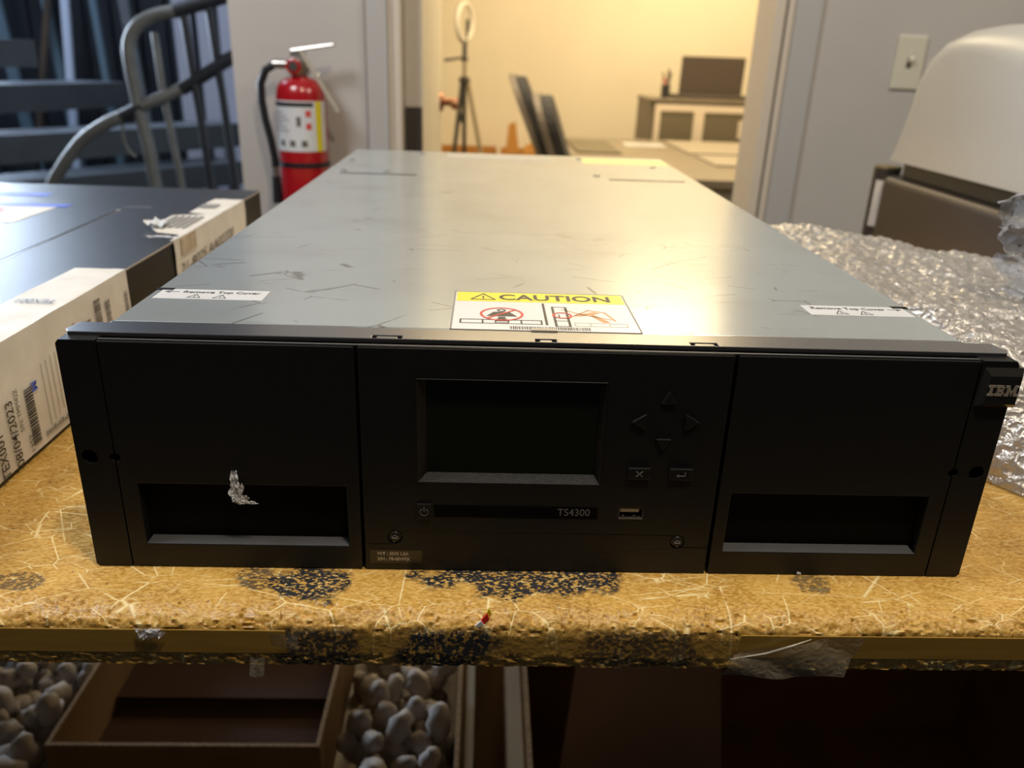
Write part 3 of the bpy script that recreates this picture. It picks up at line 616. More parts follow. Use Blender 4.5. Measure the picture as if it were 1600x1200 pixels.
for (cx, cz) in ((-0.0782, 0.0214), (0.0771, 0.0208)):
    b = MB(); b.lathe((cx, 0.0004, cz), [(0.0037, 0.0035), (0.0037, 0), (0.0030, -0.0008), (0.0027, -0.0004), (0.0, -0.0004)], 28, 'y')
    lk = b.build('panel_lock', 'badge', D, smooth=True)
    b = MB(); b.box(cx - 0.0016, cx + 0.0016, -0.0009, 0.0004, cz - 0.0006, cz - 0.0002); strokes(b, [(cx - 0.0016, cz + 0.0002), (cx, cz + 0.0013), (cx + 0.0016, cz + 0.0002)], 0.0003, XZ, -0.0006, -0.0003); b.build('lock_mark', 'glyph', lk)
for q in ((-0.0925, -0.0800, 0.0168), (0.0790, 0.0945, 0.0172)):
    b = MB(); b.box(q[0], q[1], -0.0002, 0.0005, q[2], q[2] + 0.0002); b.build('panel_seam', 'cavity', D)
b = MB(); b.box(-0.0920, -0.0636, -0.0002, 0.0002, 0.0044, 0.0130); sl = tag(b.build('serial_label', 'badge', D), 'small brownish-black type and serial sticker')
lettering('serial_text', 'M/T : 3555 L3A', 0.0030, (-0.0880, -0.0002, 0.0098), (1, 0, 0), (0, 0, 1), 'logo', sl, width=0.0170, bold=0.0001)
lettering('serial_text', 'S/N : 78-00VMX', 0.0030, (-0.0880, -0.0002, 0.0064), (1, 0, 0), (0, 0, 1), 'logo', sl, width=0.0180, bold=0.0001)
# badge at the top of the right ear
b = MB()
bo = [(0.2224, 0.1060), (0.2440, 0.1060), (0.2440, 0.1278), (0.2235, 0.1278)]
bi = [(0.2258, 0.1085), (0.2425, 0.1085), (0.2425, 0.1240), (0.2262, 0.1240)]
for i in range(4):
    j = (i + 1) % 4
    b.face([(bo[i][0], 0.0, bo[i][1]), (bo[j][0], 0.0, bo[j][1]), (bi[j][0], -0.0028, bi[j][1]), (bi[i][0], -0.0028, bi[i][1])])
b.face([(p[0], -0.0028, p[1]) for p in bi]); b.face([(p[0], 0.0, p[1]) for p in reversed(bo)])
b.box(0.2411, 0.2440, 0.0, 0.012, 0.1065, 0.1275)
bd = tag(b.build('badge', 'badge', D), 'raised glossy dark badge with striped letters')
b = MB(); LW = 0.0158 / 34; LH = 0.0062; x0 = 0.2262; z0 = 0.1130
rows_ = [[(0, 7), (8, 16.5), (19, 23.6), (29.4, 34)], [(0, 7), (8, 17.6), (19, 24.2), (28.8, 34)], [(2, 5), (10, 13), (15, 18), (21, 24.9), (28.1, 32)], [(2, 5), (10, 17), (21, 25.5), (27.5, 32)],
         [(2, 5), (10, 17), (21, 24), (24.4, 28.6), (29, 32)], [(2, 5), (10, 13), (15, 18), (21, 24), (25, 28), (29, 32)], [(0, 7), (8, 17.6), (19, 24), (25.6, 27.4), (29, 34)], [(0, 7), (8, 16.5), (19, 24), (26.2, 26.8), (29, 34)]]
for r_, row in enumerate(rows_):
    zt = z0 + LH - r_ * LH / 8
    for a, c in row: b.box(x0 + a * LW, x0 + c * LW, -0.00305, -0.0028, zt - LH / 8 * 0.62, zt)
b.build('logo', 'logo', bd)

# labels on the lid
cl = MB(); cl.box(-0.0497, 0.0514, 0.0250, 0.0975, H, H + 0.00018); cl = tag(cl.build('caution_label', 'label_w', D), 'yellow and white caution label at the front of the lid')
ZL = H + 0.00018
def onl(name, mb, m, par): return mb.build(name, m, par)
b = MB(); b.box(-0.0485, 0.0505, 0.0775, 0.0965, ZL, ZL + 0.0001); onl('yellow_band', b, 'yellow', cl)
ZY = ZL + 0.0001
b = MB()
for (a, c) in (((-0.0497, 0.0250), (0.0514, 0.0250)), ((0.0514, 0.0250), (0.0514, 0.0975)), ((0.0514, 0.0975), (-0.0497, 0.0975)), ((-0.0497, 0.0975), (-0.0497, 0.0250))):
    strokes(b, [a, c], 0.0009, XY, ZL, ZL + 0.00008)
onl('label_border', b, 'ink_grey', cl)
lettering('caution_text', 'CAUTION', 0.0155, (-0.0240, 0.0815, ZY), (1, 0, 0), (0, 1, 0), 'ink', cl, width=0.066, bold=0.00035)
def warn_tri(mb, cx, cy, s, z0, z1, wd=0.0010, y_s=1.0):
    strokes(mb, [(cx - s, cy), (cx + s, cy), (cx, cy + s * 1.7 * y_s), (cx - s, cy)], wd, XY, z0, z1)
    mb.box(cx - wd * 0.5, cx + wd * 0.5, cy + s * 0.55 * y_s, cy + s * 1.05 * y_s, z0, z1); mb.box(cx - wd * 0.5, cx + wd * 0.5, cy + s * 0.2 * y_s, cy + s * 0.38 * y_s, z0, z1)
b = MB(); warn_tri(b, -0.0330, 0.0812, 0.0070, ZY, ZY + 0.0001); onl('warning_symbol', b, 'ink', cl)
b = MB()      # weight on a rack: dark drawing
b.prism([(-0.0310, 0.0490), (-0.0140, 0.0490), (-0.0180, 0.0570), (-0.0270, 0.0570)], XY, ZL + 0.0001, ZL)
ringmesh(b, (-0.0225, 0.0600), 0.0014, 0.0026, XY, ZL + 0.0001, ZL)
b.prism([(-0.0245, 0.0480), (-0.0205, 0.0480), (-0.0205, 0.0445), (-0.0190, 0.0445), (-0.0225, 0.0415), (-0.0260, 0.0445), (-0.0245, 0.0445)], XY, ZL + 0.0001, ZL)
for (a, c) in ((-0.0450, -0.0330), (-0.0330, -0.0120), (-0.0120, -0.0010)):
    strokes(b, [(a, 0.0360), (c, 0.0360), (c, 0.0425), (a, 0.0425), (a, 0.0360)], 0.0009, XY, ZL + 0.0001, ZL)
strokes(b, [(-0.0260, 0.0375), (-0.0190, 0.0375), (-0.0190, 0.0405), (-0.0260, 0.0405), (-0.0260, 0.0375)], 0.0008, XY, ZL + 0.0001, ZL)
b.box(0.0010, 0.0024, 0.0350, 0.0755, ZL, ZL + 0.0001)
for (a, c) in ((0.0060, 0.0066), (0.0135, 0.0141)): b.box(a, a + 0.0014, 0.0330, 0.0690, ZL, ZL + 0.0001)
strokes(b, [(0.0066, 0.0690), (0.0141, 0.0690)], 0.0008, XY, ZL + 0.0001, ZL); strokes(b, [(0.0066, 0.0335), (0.0141, 0.0335)], 0.0008, XY, ZL + 0.0001, ZL); strokes(b, [(0.0066, 0.0430), (0.0141, 0.0430)], 0.0006, XY, ZL + 0.0001, ZL); strokes(b, [(0.0095, 0.0540), (0.0095, 0.0485), (0.0110, 0.0485)], 0.0008, XY, ZL + 0.0001, ZL)
onl('pictogram_lines', b, 'ink', cl)
b = MB(); ringmesh(b, (-0.0225, 0.0530), 0.0108, 0.0122, XY, ZL + 0.0002, ZL + 0.0001); strokes(b, [(-0.0300, 0.0455), (-0.0150, 0.0610)], 0.0013, XY, ZL + 0.0002, ZL + 0.0001)
ringmesh(b, (0.0112, 0.0530), 0.0044, 0.0056, XY, ZL + 0.0002, ZL + 0.0001)
onl('prohibition_ring', b, 'ink_red', cl)
b = MB(); strokes(b, [(0.014, 0.0480), (0.027, 0.0640), (0.036, 0.0600), (0.040, 0.0450)], 0.0012, XY, ZL + 0.0001, ZL); strokes(b, [(0.012, 0.0650), (0.022, 0.0560), (0.038, 0.0470)], 0.0010, XY, ZL + 0.0001, ZL)
b.prism([(0.018, 0.0540), (0.030, 0.0610), (0.033, 0.0585), (0.021, 0.0520)], XY, ZL + 0.0001, ZL); b.prism([(0.029, 0.0560), (0.037, 0.0420), (0.033, 0.0415), (0.027, 0.0540)], XY, ZL + 0.0001, ZL)
onl('lifting_figure', b, 'ink_orange', cl)
b = MB()
for (a, c) in ((0.0170, 0.0255), (0.0255, 0.0360), (0.0360, 0.0455)):
    strokes(b, [(a, 0.0345), (c, 0.0345), (c, 0.0400), (a, 0.0400), (a, 0.0345)], 0.0006, XY, ZL + 0.0001, ZL)
onl('rack_outline', b, 'tape_beige', cl)
b = MB(); xx = -0.0185
rnd = random.Random(3)
while xx < 0.0245:
    w_ = rnd.choice((0.0003, 0.0005, 0.0007)); b.box(xx, xx + w_, 0.0270, 0.0318, ZL, ZL + 0.0001); xx += w_ + rnd.choice((0.0003, 0.0005))
onl('barcode', b, 'ink', cl)
for sx in (-1, 1):
    a, c = (-0.2198, -0.1585) if sx < 0 else (0.1583, 0.2200)
    b = MB(); b.box(a, c, 0.0675, 0.0868, H, H + 0.00016)
    il = tag(b.build('instruction_label', 'label_w', D, bevel=0), 'white remove-cover label at the %s of the lid' % ('left front' if sx < 0 else 'right front'))
    Z2 = H + 0.00016
    tx = a + (0.013 if sx < 0 else 0.004)
    lettering('instruction_text', 'Remove Top Cover', 0.0062, (tx, 0.0792, Z2), (1, 0, 0), (0, 1, 0), 'ink', il, width=0.0440 if sx < 0 else 0.0450, bold=0.00008)
    b = MB()
    if sx < 0: strokes(b, [(a + 0.0105, 0.0812), (a + 0.0030, 0.0812)], 0.0006, XY, Z2, Z2 + 0.0001); strokes(b, [(a + 0.0060, 0.0832), (a + 0.0028, 0.0812), (a + 0.0060, 0.0792)], 0.0006, XY, Z2, Z2 + 0.0001)
    else: strokes(b, [(c - 0.0105, 0.0812), (c - 0.0030, 0.0812)], 0.0006, XY, Z2, Z2 + 0.0001); strokes(b, [(c - 0.0060, 0.0832), (c - 0.0028, 0.0812), (c - 0.0060, 0.0792)], 0.0006, XY, Z2, Z2 + 0.0001)
    mid = (a + c) / 2 - (0.003 if sx < 0 else 0.006)
    warn_tri(b, mid - 0.0055, 0.0700, 0.0036, Z2, Z2 + 0.0001, 0.0005, 1.1); warn_tri(b, mid + 0.0090, 0.0700, 0.0036, Z2, Z2 + 0.0001, 0.0005, 1.1)
    b.build('warning_symbols', 'ink', il)
# shred of tape hanging in the left pull recess
sh = thing('tape_shred', 'torn whitish tape shred stuck above the left pull recess', 'tape', (-0.160, -0.001, 0.040))
for i, (c, s, sd) in enumerate((((-0.1610, -0.0008, 0.0560), (0.0045, 0.011), 1.3), ((-0.1605, -0.0009, 0.0490), (0.0075, 0.010), 5.2), ((-0.1590, -0.0012, 0.0445), (0.0090, 0.0050), 8.8), ((-0.1545, -0.0010, 0.0425), (0.0080, 0.0018), 2.2))):
    crumple('tape_fragment', 'tapewhite', c, s, sd, sh, 9, 0.22)
b = MB(); b.box(0.1475, 0.1497, -0.0006, 0.0004, 0.0008, 0.0020, rot=Matrix.Rotation(0.4, 3, 'Y')); tag(b.build('paint_chip', 'crumb_white', None), 'tiny white fleck at the foot of the black front, right side', 'fleck')

# ================================================================ BLACK SERVER ON THE LEFT
S = thing('rack_server', 'flat black rack server with torn white shipping labels, left on the table', 'server', (-0.555, 0.40, 0))
SH = 0.0875; sxr = -0.338; sxl = -0.772; sy0, sy1 = -0.02, 0.735
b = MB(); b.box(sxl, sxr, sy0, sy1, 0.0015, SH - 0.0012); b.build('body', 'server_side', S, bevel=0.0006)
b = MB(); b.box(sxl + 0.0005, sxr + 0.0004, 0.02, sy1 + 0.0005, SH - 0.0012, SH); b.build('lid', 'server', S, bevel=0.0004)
b = MB(); b.box(sxr + 0.0003, sxr + 0.0009, 0.02, sy1, SH - 0.0010, SH + 0.0001); tag(b.build('lid_edge', 'edge_worn', S), 'bare worn edge of the lid')
b = MB(); strokes(b, [(-0.4552, 0.5594), (-0.4510, 0.20), (-0.4510, 0.02)], 0.0016, XY, SH, SH + 0.0002); b.build('lid_seam', 'cavity', S)
b = MB(); strokes(b, [(-0.4532, 0.5594), (-0.4490, 0.20), (-0.4490, 0.02)], 0.0008, XY, SH, SH + 0.0002); b.build('lid_seam_edge', 'steel', S)
b = MB(); b.lathe((-0.4545, 0.5660, SH), [(0.003, 0), (0.002, 0.0008)], 12); b.build('rivet', 'steel', S)
lettering('lid_print', 'SLIDE', 0.010, (-0.425, 0.592, SH), (-1, 0, 0), (0, -1, 0), 'ink_grey', S, width=0.030)
b = MB(); b.box(-0.70, -0.5265, 0.478, 0.590, SH, SH + 0.0003); wl = tag(b.build('warning_label', 'paper', S), 'white lid label with a blue band and red marks')
b = MB(); b.prism([(-0.70, 0.572), (-0.5168, 0.572), (-0.5168, 0.5912), (-0.70, 0.5912)], XY, SH + 0.0005, SH + 0.0003); b.build('blue_band', 'ink_blue', wl)
b = MB(); ringmesh(b, (-0.60, 0.535), 0.026, 0.030, XY, SH + 0.0005, SH + 0.0003); strokes(b, [(-0.62, 0.515), (-0.58, 0.553)], 0.004, XY, SH + 0.0005, SH + 0.0003); b.build('prohibition_ring', 'ink_red', wl)
b = MB(); b.box(-0.64, -0.555, 0.400, 0.440, SH, SH + 0.0003); wl2 = b.build('small_label', 'label_w', S)
b = MB(); b.box(-0.66, -0.575, 0.640, 0.665, SH, SH + 0.0003); b.build('small_label', 'ink_blue', S)
# label wrapped over the edge, near
def side_label(y0, y1, z0, topw, ragged=False):
    b = MB(); n = 26; e = 0.0012
    def f(u, v):
        y = y0 + (y1 - y0) * v
        if u < 0.5:
            z = z0 + (SH - z0) * (u / 0.5); x = sxr + e
            if ragged: z += 0.004 * noise.noise(Vector((y * 40, u * 5, 1))) * (1 - u * 2)
            x += 0.0010 * max(0, noise.noise(Vector((y * 22, z * 60, 4))))
            return Vector((x, y, z))
        t = (u - 0.5) / 0.5; w_ = topw(v)
        return Vector((sxr + e - w_ * t, y, SH + e * 0.6 + 0.0008 * max(0, noise.noise(Vector((y * 20, t * 4, 2))))))
    b.grid(f, 12, n)
    return b.build('shipping_label', 'paper', S, smooth=True, recalc=False)
l1 = side_label(0.0, 0.300, 0.004, lambda v: 0.042 + 0.004 * (1 - v))
l1['label'] = 'large white shipping label folded over the near edge'
def tw(v):
    y = 0.412 + 0.243 * v
    if y < 0.445: return 0.004
    if y < 0.56: return 0.047 - 0.02 * (1 - min(1, (y - 0.445) / 0.03)) if y < 0.545 else 0.014
    return 0.036
l2 = side_label(0.412, 0.655, 0.008, tw, True)
l2['label'] = 'torn white shipping label with handwriting, farther back'
xs_ = sxr + 0.0024
up_, lf_ = (0, 0, 1), (0, -1, 0)
lettering('label_text', '08/04/2023', 0.0115, (xs_, 0.1080, 0.0040), up_, lf_, 'ink', l1, width=0.046, bold=0.0001)
lettering('label_text', 'TEX001', 0.0120, (xs_, 0.0920, 0.0030), up_, lf_, 'ink', l1, width=0.030, bold=0.0001)
lettering('label_text', 'S/N: TMM42Z', 0.0060, (xs_, 0.1155, 0.0250), up_, lf_, 'ink', l1, width=0.030)
lettering('label_text', 'M', 0.0090, (xs_, 0.1390, 0.0450), up_, lf_, 'ink_blue', l1, bold=0.0004)
lettering('label_text', '1357', 0.0060, (xs_, 0.1230, 0.0060), up_, lf_, 'ink', l1, width=0.012)
lettering('label_text', 'P/N', 0.0060, (xs_, 0.2010, 0.0600), up_, lf_, 'ink_grey', l1, width=0.012)
lettering('label_text', 'TEX001', 0.0120, (-0.345, 0.203, SH + 0.0018), (-1, 0, 0), (0, -1, 0), 'ink', l1, width=0.028, bold=0.0002)
def vbars(name, y0, y1, z0, z1, par, m='ink', seed=1, lo=0.0005, hi=0.0014):
    b = MB(); r = random.Random(seed); z = z0
    while z < z1:
        h = r.uniform(lo, hi); b.box(xs_ - 0.0002, xs_, y0, y1, z, min(z + h, z1)); z += h + r.uniform(lo, hi * 0.9)
    b.build(name, m, par)
vbars('barcode', 0.1235, 0.1330, 0.0100, 0.0500, l1, seed=4)
vbars('barcode', 0.2350, 0.2450, 0.0500, 0.0800, l1, 'slotdark', 5)
vbars('barcode', 0.2530, 0.2610, 0.0500, 0.0740, l1, 'slotdark', 6)
vbars('barcode', 0.2170, 0.2260, 0.0500, 0.0680, l1, 'slotdark', 7)
vbars('barcode', 0.2890, 0.2950, 0.0500, 0.0720, l1, 'slotdark', 8)
b = MB()
for i in range(8): b.box(xs_ - 0.0002, xs_, 0.1480 + i * 0.0065, 0.1484 + i * 0.0065, 0.014 + i * 0.0016, 0.060 + i * 0.0006)
b.build('ruled_lines', 'ink_grey', l1)
b = MB()
r = random.Random(9)
for i in range(16): b.box(xs_ - 0.0002, xs_, 0.140 + i * 0.0036, 0.1425 + i * 0.0036, 0.0095, 0.0115 + r.random() * 0.002)
b.build('fine_print', 'ink_grey', l1)
lettering('handwriting', '21-8025 AA02220', 0.0150, (xs_, 0.418, 0.052), (0, 1, 0.02), (0, 0, 1), 'ink', l2, width=0.180, shear=0.3)
b = MB(); b.box(-0.372, -0.352, 0.59, 0.612, SH + 0.0018, SH + 0.0021); b.build('printed_block', 'ink_grey', l2)
b = MB()
for i in range(5): b.box(-0.378 + i * 0.007, -0.3745 + i * 0.007, 0.470, 0.535, SH + 0.0018, SH + 0.0021)
b.build('label_print', 'ink_grey', l2)
b = MB(); b.box(xs_ - 0.0004, xs_ + 0.0004, 0.428, 0.470, 0.070, SH + 0.0004); tag(b.build('scuffed_patch', 'paper_scuff', S), 'scuffed brown tear in the rear label')
crumple('torn_flap', 'label_w', (-0.375, 0.475, SH + 0.002), (0.022, 0.022), 4.4, S, 6, 0.5, dirs=(Vector((1, 0, 0)), Vector((0, 1, 0)), Vector((0, 0, 1))))
crumple('torn_flap', 'label_w', (-0.352, 0.418, SH + 0.002), (0.034, 0.004), 6.4, S, 6, 0.1, dirs=(Vector((1, 0, 0)), Vector((0, 1, 0)), Vector((0, 0, 1))))
# ================================================================ BUBBLE WRAP AND FILM
b = MB()
edge_x = lambda v: 0.246
def wrapf(u, v):
    # u across (x), v along depth (y)
    y = 0.085 + 0.60 * v
    xl = 0.240 if y > 0.24 else 0.240 + (0.24 - y) * 0.65
    xr = 0.80 - 0.52 * v ** 1.6
    x = xl + (xr - xl) * u
    eu = min(u, 1 - u) * (xr - xl); ev = min(v, 1 - v) * 0.60
    fall = lambda d, R: math.sqrt(max(0.0, 1 - (1 - min(d / R, 1)) ** 2))
    front = fall(v * 0.60, 0.075) * (0.45 + 0.55 * min(1, v * 5)); back = fall((1 - v) * 0.60, 0.10)
    left = 0.80 + 0.20 * fall(u * (xr - xl), 0.05) if y > 0.27 else fall(u * (xr - xl), 0.05)
    right = fall((1 - u) * (xr - xl), 0.12)
    h = 0.100 * min(front, 1) * back * left * right
    h *= 1 - 0.14 * u
    n_ = noise.noise(Vector((x * 9, y * 9, 1))) * 0.008 + noise.noise(Vector((x * 24, y * 24, 5))) * 0.005 + abs(noise.noise(Vector((x * 50, y * 40, 8)))) * 0.004 + noise.noise(Vector((x * 110, y * 80, 2))) * 0.0016
    # rows of bubbles
    row = round(y / 0.0105); px_ = (x + (row % 2) * 0.006) / 0.012; dx = (px_ - round(px_)) * 0.012; dy = y - row * 0.0105
    bub = max(0, 1 - (dx * dx + dy * dy) / 0.0042 ** 2)
    z = h + (n_ + 0.0012 * math.sqrt(bub)) * min(1, h / 0.03)
    return Vector((x, y, max(z, 0.0016)))
b.grid(wrapf, 230, 260)
wr = tag(b.build('bubble_wrap', 'wrap', None, smooth=False, recalc=False), 'large lumpy sheet of clear bubble wrap beside the tape library on the right', 'bubble wrap')
for p in wr.data.polygons: p.use_smooth = True
b = MB()
def filmf(u, v):
    a = (u - 0.5); 
    x = 0.362 + 0.16 * u + 0.012 * noise.noise(Vector((v * 4, u * 3, 3)))
    z = 0.100 + 0.068 * v - 0.02 * (u - 0.3) + 0.016 * math.sin(PI * min(1, u * 2.2)) * (v - 0.3)
    x += 0.022 * (1 - v) * (1 - u)
    z += 0.010 * noise.noise(Vector((u * 7, v * 7, 1)))
    y = 0.24 + 0.03 * noise.noise(Vector((u * 6, v * 5, 9))) + 0.010 * noise.noise(Vector((u * 22, v * 20, 4))) - 0.05 * math.sin(PI * v) * u
    return Vector((x, y, z))
b.grid(filmf, 44, 36)
tag(b.build('plastic_film', 'film', None, smooth=True, recalc=False), 'crinkled clear plastic film bunched up on the bubble wrap at the right edge', 'plastic film')

# ================================================================ HOODED MACHINE AT RIGHT
mc = thing('hooded_machine', 'machine with off-white rounded hood on a dark bronze body behind the bubble wrap', 'machine', (0.85, 0.80, 0))
# body
b = MB(); b.prism([(0.600, 0.40), (0.600, 0.915), (0.618, 0.955), (1.10, 0.955), (1.10, 0.40)], XY, 0.0008, 0.110)
b.build('body', 'bronze', mc, bevel=0.010, seg=4)
b = MB(); b.prism([(0.618, 0.42), (0.622, 0.905), (0.640, 0.935), (1.09, 0.935), (1.09, 0.42)], XY, 0.108, 0.138); b.build('ledge', 'bronze_dark', mc, bevel=0.006, seg=3)
b = MB(); b.tube([(0.630, 0.972, 0.0008), (0.630, 0.972, 0.118)], 0.021, 24); col_ = b.build('rear_column', 'bronze', mc, smooth=True)
b = MB(); b.tube([(0.630, 0.972, 0.118), (0.630, 0.972, 0.121)], 0.021, 24); tag(b.build('column_cap', 'brass_cap', mc), 'dull gold cap')
b = MB()
b.grid(lambda u, v: Vector((0.630 + 0.0214 * math.cos(-2.75 + 1.75 * u), 0.972 + 0.0214 * math.sin(-2.75 + 1.75 * u), 0.024 + 0.075 * v)), 10, 2)
tag(b.build('column_label', 'paper', mc, recalc=False), 'white sticker on the rear column')
# hood : side profile in (y, z), extruded along x with a wide rounded left edge
hp = [(0.50, 0.134), (0.935, 0.134), (0.946, 0.165), (0.946, 0.210), (0.935, 0.258), (0.915, 0.290), (0.880, 0.313), (0.833, 0.325), (0.780, 0.329), (0.70, 0.329), (0.60, 0.318), (0.50, 0.290), (0.44, 0.25), (0.42, 0.20), (0.43, 0.150)]
b = MB(); NS = 10; rr = 0.055; RX = []
for i in range(NS + 1):
    a = (PI / 2) * i / NS; RX.append((0.612 + rr * (1 - math.cos(a)), 1 - (1 - math.sin(a)) * 0.34))
RX = [(0.612 + rr * (1 - math.cos((PI / 2) * i / NS)), rr * (1 - math.sin((PI / 2) * i / NS))) for i in range(NS + 1)]
RX.append((1.08, 0.0))
cyc = Vector((0.66, 0.20)); rings = []
for (x, ins) in RX:
    ring = []
    for (y, z) in hp:
        d = Vector((y, z)) - cyc; L_ = d.length
        bot = max(0, min(1, (z - 0.134) / 0.05))
        q = Vector((y, z)) - d.normalized() * ins * bot
        ring.append(b.bm.verts.new((x, q.x, q.y)))
    rings.append(ring)
n = len(hp)
for i in range(len(rings) - 1):
    for k in range(n): b.bm.faces.new([rings[i][k], rings[i][(k + 1) % n], rings[i + 1][(k + 1) % n], rings[i + 1][k]])
b.bm.faces.new(rings[0]); b.bm.faces.new(list(reversed(rings[-1])))
b.build('hood', 'hood', mc, smooth=True)
# perforated metal tab
b = MB()
tabp = [(0.641, 0.128), (0.668, 0.128), (0.668, 0.170), (0.664, 0.175), (0.645, 0.175), (0.641, 0.170)]
b.plate(tabp, [circ(0.6545, 0.153, 0.0052)], XZ, 0.952, 0.954); b.build('metal_tab', 'steel', mc, bevel=0.0004)

# ================================================================ FIRE EXTINGUISHER
E_ = thing('fire_extinguisher', 'red fire extinguisher with white label strapped to the wall left of the doorway', 'fire extinguisher', (-0.440, 1.490, -0.195))
ex, ey = -0.440, 1.490
b = MB(); b.lathe((ex, ey, 0), [(0.045, -0.195), (0.0535, -0.185), (0.0535, 0.172), (0.051, 0.188), (0.043, 0.201), (0.030, 0.208), (0.017, 0.211), (0.017, 0.222)], 48); b.build('cylinder', 'red', E_, smooth=True)
b = MB(); b.lathe((ex, ey, 0), [(0.0539, 0.060), (0.0539, 0.164)], 48)
b = MB(); b.grid(lambda u, v: Vector((ex + 0.0540 * math.cos(PI + 0.25 + 2.65 * u), ey + 0.0540 * math.sin(PI + 0.25 + 2.65 * u), 0.060 + 0.104 * v)), 40, 2)
el = b.build('instruction_label', 'label_w', E_, smooth=True, recalc=False)
def elpatch(name, a0, a1, z0, z1, m, R_=0.0543):
    b = MB(); b.grid(lambda u, v: Vector((ex + R_ * math.cos(a0 + (a1 - a0) * u), ey + R_ * math.sin(a0 + (a1 - a0) * u), z0 + (z1 - z0) * v)), 12, 1); b.build(name, m, el, recalc=False)
elpatch('title_band', PI + 0.3, PI + 2.25, 0.152, 0.161, 'ink')
elpatch('yellow_stripe', PI + 2.34, PI + 2.62, 0.060, 0.163, 'yellow')
for k, zz in enumerate((0.139, 0.131, 0.124, 0.117, 0.109, 0.101)): elpatch('text_line', PI + 0.4, PI + 0.95 + 0.15 * (k % 3), zz, zz + 0.0022, 'ink_grey')
for zz in (0.132, 0.106): elpatch('red_mark', PI + 1.92, PI + 2.13, zz, zz + 0.013, 'ink_red', 0.0545)
elpatch('figure', PI + 1.55, PI + 1.72, 0.112, 0.132, 'slotdark')
for k in range(3): elpatch('class_symbol', PI + 0.75 + 0.48 * k, PI + 0.98 + 0.48 * k, 0.070, 0.083, 'slotdark')
b = MB(); b.lathe((ex, ey, 0), [(0.0555, 0.026), (0.0555, 0.036)], 48); b.build('strap', 'rubber', E_, smooth=True)
b = MB(); b.box(ex - 0.025, ex + 0.025, ey + 0.050, WY - 0.0005, -0.12, 0.10); b.build('wall_bracket', 'rubber', E_, bevel=0.002)
b = MB(); b.lathe((ex, ey, 0), [(0.020, 0.214), (0.023, 0.225), (0.023, 0.244), (0.016, 0.250)], 24); b.box(ex - 0.014, ex + 0.014, ey - 0.014, ey + 0.014, 0.246, 0.262); b.build('valve', 'steel', E_, smooth=True)
b = MB(); b.lathe((ex - 0.006, ey - 0.024, 0.232), [(0.016, 0.01), (0.016, -0.006), (0.012, -0.008)], 24, 'y'); gg = b.build('gauge', 'red', E_, smooth=True)
b = MB(); b.lathe((ex - 0.006, ey - 0.0325, 0.232), [(0.010, 0), (0.009, -0.001)], 24, 'y'); b.build('gauge_face', 'plate_dark', gg)
b = MB(); b.box(ex - 0.016, -0.3600, ey - 0.009, ey + 0.009, 0.262, 0.268, rot=Matrix.Rotation(-0.16, 3, 'Y'), about=(ex, ey, 0.262)); b.build('lever', 'steel', E_, bevel=0.003)
b = MB(); b.box(ex - 0.010, -0.385, ey - 0.009, ey + 0.009, 0.240, 0.245, rot=Matrix.Rotation(0.55, 3, 'Y'), about=(ex, ey, 0.244)); b.build('carry_handle', 'steel', E_, bevel=0.002)
b = MB(); b.box(ex + 0.004, ex + 0.013, ey - 0.016, ey - 0.0145, 0.120, 0.262, rot=Matrix.Rotation(-0.55, 3, 'Y'), about=(ex + 0.006, ey, 0.262)); tag(b.build('pull_tag', 'tape_beige', E_, bevel=0.0004), 'pale plastic pull tag')
b = MB(); b.lathe((ex - 0.045, ey, 0.235), [(0.009, -0.01), (0.010, 0.0), (0.009, 0.025)], 18, 'x'); b.build('hose_fitting', 'steel', E_, smooth=True)
hpts = [(ex - 0.030, ey, 0.236), (ex - 0.052, ey, 0.234), (ex - 0.072, ey, 0.222), (ex - 0.084, ey, 0.195), (ex - 0.085, ey, 0.160), (ex - 0.080, ey, 0.120), (ex - 0.072, ey, 0.080), (ex - 0.066, ey, 0.040), (ex - 0.066, ey, 0.020)]
b = MB(); b.tube(hpts, 0.0085, 14); b.build('hose', 'rubber', E_, smooth=True)
b = MB(); b.tube([(ex - 0.066, ey, 0.020), (ex - 0.066, ey, 0.000)], 0.008, 14); b.build('nozzle_collar', 'steel', E_, smooth=True)
b = MB(); b.tube([(ex - 0.066, ey, 0.000), (ex - 0.066, ey, -0.060)], [0.0095, 0.0115], 14); b.build('nozzle', 'rubber', E_, smooth=True)

# ================================================================ OFFICE
ct = thing('conference_table', 'long taupe laminate conference table seen through the doorway', 'table', (1.2, 3.8, FZ))
b = MB(); b.box(0.38, 2.30, 2.95, 4.68, -0.205, -0.170); b.build('tabletop', 'ctable', ct, bevel=0.004)
b = MB(); b.box(0.40, 2.28, 2.98, 3.00, -0.262, -0.225).box(0.42, 0.45, 3.0, 4.6, -0.262, -0.205); b.build('apron', 'ctable', ct)
for (x, y) in ((0.50, 3.05), (2.2, 3.05), (0.5, 4.55), (2.2, 4.55)):
    b = MB(); b.box(x - 0.03, x + 0.03, y - 0.03, y + 0.03, FZ, -0.205); b.build('leg', 'plate_dark', ct)
def pad(x0, x1, y0, y1, m, lab, skew=0, cat='desk pad', name='desk_pad', h=0.010):
    b = MB(); b.prism([(x0 + skew, y0), (x1 + skew, y0), (x1, y1), (x0, y1)], XY, -0.170, -0.170 + h)
    return tag(b.build(name, m, None, bevel=0.002), lab, cat)
pad(0.42, 0.645, 3.80, 4.40, 'mat_dark', 'olive desk pad at the left end of the conference table')
pad(0.74, 0.97, 4.24, 4.44, 'label_w', 'white sheet of paper near the far edge of the conference table', cat='paper', name='paper_sheet', h=0.002)
pad(1.01, 1.60, 3.90, 4.56, 'mat_light', 'pale rectangular pad on the conference table, farther of two on the right')
